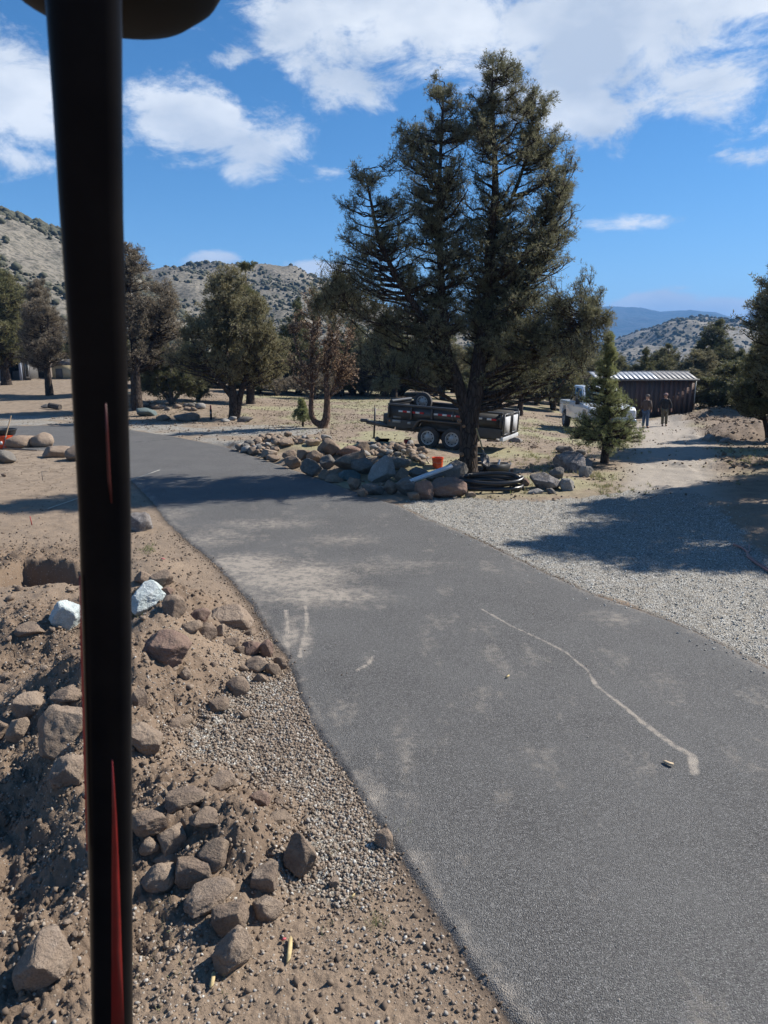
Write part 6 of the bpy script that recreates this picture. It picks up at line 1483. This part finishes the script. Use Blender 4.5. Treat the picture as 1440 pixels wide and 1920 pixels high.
# --- left: orange tub, black tub, tools
lx, ly, lz = place(2, 842)
ot = empty('tub', (lx, ly + .2, lz), 0, 'orange tub at the left frame edge behind the grey boulder', 'tub'); kk = ly / F_PX
MB().lathe([(.23, 0), (.25, .02), (.31, .42), (.33, .43), (.33, .46), (.30, .46), (.24, .04), (.001, .04)], 28).build('shell', orange, ot, smooth=True)
MB().box((.06, -.29, .22), (.10, .02, .10)).build('sticker', simple('white_sticker', (.75, .75, .72)), ot)
o2 = empty('tub', (lx + .08, ly + .25, lz + .462), 0, 'black tub stacked on top of the orange tub at the left frame edge', 'tub')
MB().lathe([(.28, 0), (.30, .02), (.34, .16), (.37, .17), (.37, .20), (.33, .20), (.29, .03), (.001, .03)], 28).build('shell', black_matt, o2, smooth=True)
shovel(pt(21, 779, ly - .15), pt(5, 840, ly - .35), 'shovel with a light wooden handle leaning on the orange tub', simple('pale_wood', (.55, .38, .22), (.45, .30, .17), rough=.6, scale=10))
a1 = place(6, 843, .04); a2 = place(70, 846, .03)
tag(MB().tube([a1, a2], .02, 8).build('iron_bar', steel, smooth=True), 'dark digging bar lying on the dirt in front of the tan boulders', 'bar')
# stakes and string line
s1 = place(60, 985); red_s = simple('stake_red', (.38, .05, .04), (.28, .04, .03), rough=.7)
tag(MB().tube([s1, (s1[0] - .02, s1[1], s1[2] + .17)], .009, 8).build('survey_stake', red_s), 'little red stake in the dirt left of the black post', 'stake')
s2 = place(80, 901); tag(MB().tube([s2, (s2[0], s2[1], s2[2] + .22)], .008, 8).tube([(s2[0] - .02, s2[1], s2[2] + .22), (s2[0] + .15, s2[1], s2[2] + .23)], .006, 6).build('survey_stake', steel), 'thin rusty bent rod standing farther back in the dirt', 'stake')
q1 = place(90, 957, .04); q2 = place(300, 888, .10)
tag(MB().tube([q1, ((q1[0] + q2[0]) / 2, (q1[1] + q2[1]) / 2, (q1[2] + q2[2]) / 2 - .01), q2], .004, 5).build('string_line', simple('white_string', (.75, .72, .62))), 'taut white string line running over the dirt behind the post', 'string')
m1 = place(396, 787); e = empty('marker_post', m1, 0, 'small dark marker post with a red top beside the stones under the trees', 'post')
MB().box((0, 0, .26), (.10, .06, .52)).build('shaft', dark_m, e, bevel=.01); MB().box((0, 0, .62), (.07, .05, .20)).build('top', red_s, e, bevel=.01); MB().box((0, -.034, .34), (.05, .004, .12)).build('label_plate', st_w, e)
g1 = place(103, 768); lg = MB().tube([(g1[0] - .33, g1[1] + .12, g1[2] + .23), (g1[0] + .0, g1[1], g1[2] + .19), (g1[0] + .36, g1[1] - .1, g1[2] + .14)], [.17, .16, .16], 12).build('log', BK['grey'], smooth=True); tag(lg, 'short cut log lying on the far gravel left of the black post', 'log')
# hose at the right
ho = [place(u, v, .02) for u, v in ((1376, 1023), (1390, 1029), (1400, 1036), (1402, 1046), (1416, 1058), (1432, 1068), (1450, 1079), (1480, 1095))]
hp = simple('pink_hose', (.40, .19, .16), (.30, .15, .13), rough=.55)
tag(MB().tube(ho, .016, 8).build('hose', hp, smooth=True), 'faded pinkish hose trailing over the gravel at the right frame edge', 'hose')
ho2 = [place(u, v, .02) for u, v in ((1404, 1024), (1405, 1034), (1400, 1040), (1410, 1050), (1426, 1060), (1444, 1071), (1470, 1085))]
tag(MB().tube(ho2, .014, 8).build('hose', simple('grey_hose', (.28, .18, .16), (.2, .14, .12), rough=.6), smooth=True), 'short dull red-grey hose branch crossing the pinkish hose', 'hose')
# scraps
def chip(u0, v0, u1, v1, w, m, label, lift=.01):
    a = Vector(place(u0, v0, lift)); b = Vector(place(u1, v1, lift + .01)); d = (b - a); s_ = Vector((d.y, -d.x, 0)).normalized() * w / 2
    pr = [(0, -.4), (.18, -1), (.6, -.8), (.85, -1), (1, -.1), (.9, .7), (.55, 1), (.2, .8)]
    V = [list(a + d * t + s_ * k) for t, k in pr]; V += [list(Vector(q) + Vector((0, 0, .008))) for q in V]; n_ = 8
    tag(MB().add(V, [tuple(range(n_)), tuple(range(2 * n_ - 1, n_ - 1, -1))] + [(i, i + n_, (i + 1) % n_ + n_, (i + 1) % n_) for i in range(n_)]).build('wood_chip', m), label, 'wood chip')
yw = simple('split_wood', (.55, .42, .20), (.38, .29, .14), rough=.8, scale=40)
chip(1242, 1430, 1263, 1439, .035, simple('split_wood_pale', (.52, .40, .26), (.36, .27, .17), rough=.8, scale=40), 'pale splinter of wood lying on the asphalt near the end of the grey streak')
chip(540, 1812, 546, 1762, .026, yw, 'long yellow splinter of wood on the dirt right of the pointed rock')
chip(396, 1858, 402, 1830, .022, yw, 'curled yellow scrap of bark below the pointed rock')
chip(655, 1690, 666, 1684, .015, yw, 'tiny yellow chip on the dirt between gravel and asphalt')
chip(948, 1273, 955, 1270, .02, yw, 'tiny yellow chip in the middle of the asphalt')
pink = simple('pink_ribbon', (.60, .12, .13), rough=.7)
chip(302, 1049, 309, 1053, .03, pink, 'bit of pink marking ribbon in the soil by the little green weeds', .02)
chip(351, 1288, 357, 1290, .02, pink, 'bit of pink marking ribbon on the loose mound', .02)
chip(529, 1764, 535, 1768, .02, pink, 'pink pebble-sized scrap beside the long yellow splinter')
for o in [o for o in bpy.data.objects if o.name.startswith('wood_chip') and 'pink' in o.get('label', '')]: o.name = 'marking_ribbon'; o['category'] = 'ribbon'
# roots hanging out of the square pit
r_ = np.random.RandomState(9); rt_ = MB()
for i in range(46):
    a = Vector((PIT[0] + r_.uniform(-.45, .6), PIT[1] + r_.uniform(-.42, .1), 0)); a.z = Tz(a.x, a.y) + .02; pts = [a]
    for k_ in range(4): a = a + Vector((r_.uniform(-.02, .14), r_.uniform(-.06, .06), 0)); a.z = Tz(a.x, a.y) + r_.uniform(.02, .07); pts.append(a)
    rt_.tube(pts, .0045, 4)
tag(rt_.build('roots', simple('root_bark', (.24, .16, .11), (.17, .11, .08), rough=.9)), 'tangle of thin brown roots in the square pit left of the post', 'roots', kind='stuff')

# ------------------------------------------------------------------ air
mb = MB(); mb.box((0, 1500, (430 - 80) / 2), (24000, 17000, 430 + 80)); hz = mb.build('haze', None); tag(hz, 'thin blue air in front of the far mountains', 'haze', kind='stuff')
m = bpy.data.materials.new('haze'); m.use_nodes = True; nt = m.node_tree; nt.nodes.clear(); ou = nt.nodes.new('ShaderNodeOutputMaterial'); pv = nt.nodes.new('ShaderNodeVolumePrincipled')
pv.inputs['Density'].default_value = HAZE; pv.inputs['Color'].default_value = (.20, .50, 1.0, 1); pv.inputs['Anisotropy'].default_value = .0
nt.links.new(pv.outputs[0], ou.inputs['Volume']); hz.data.materials.append(m)
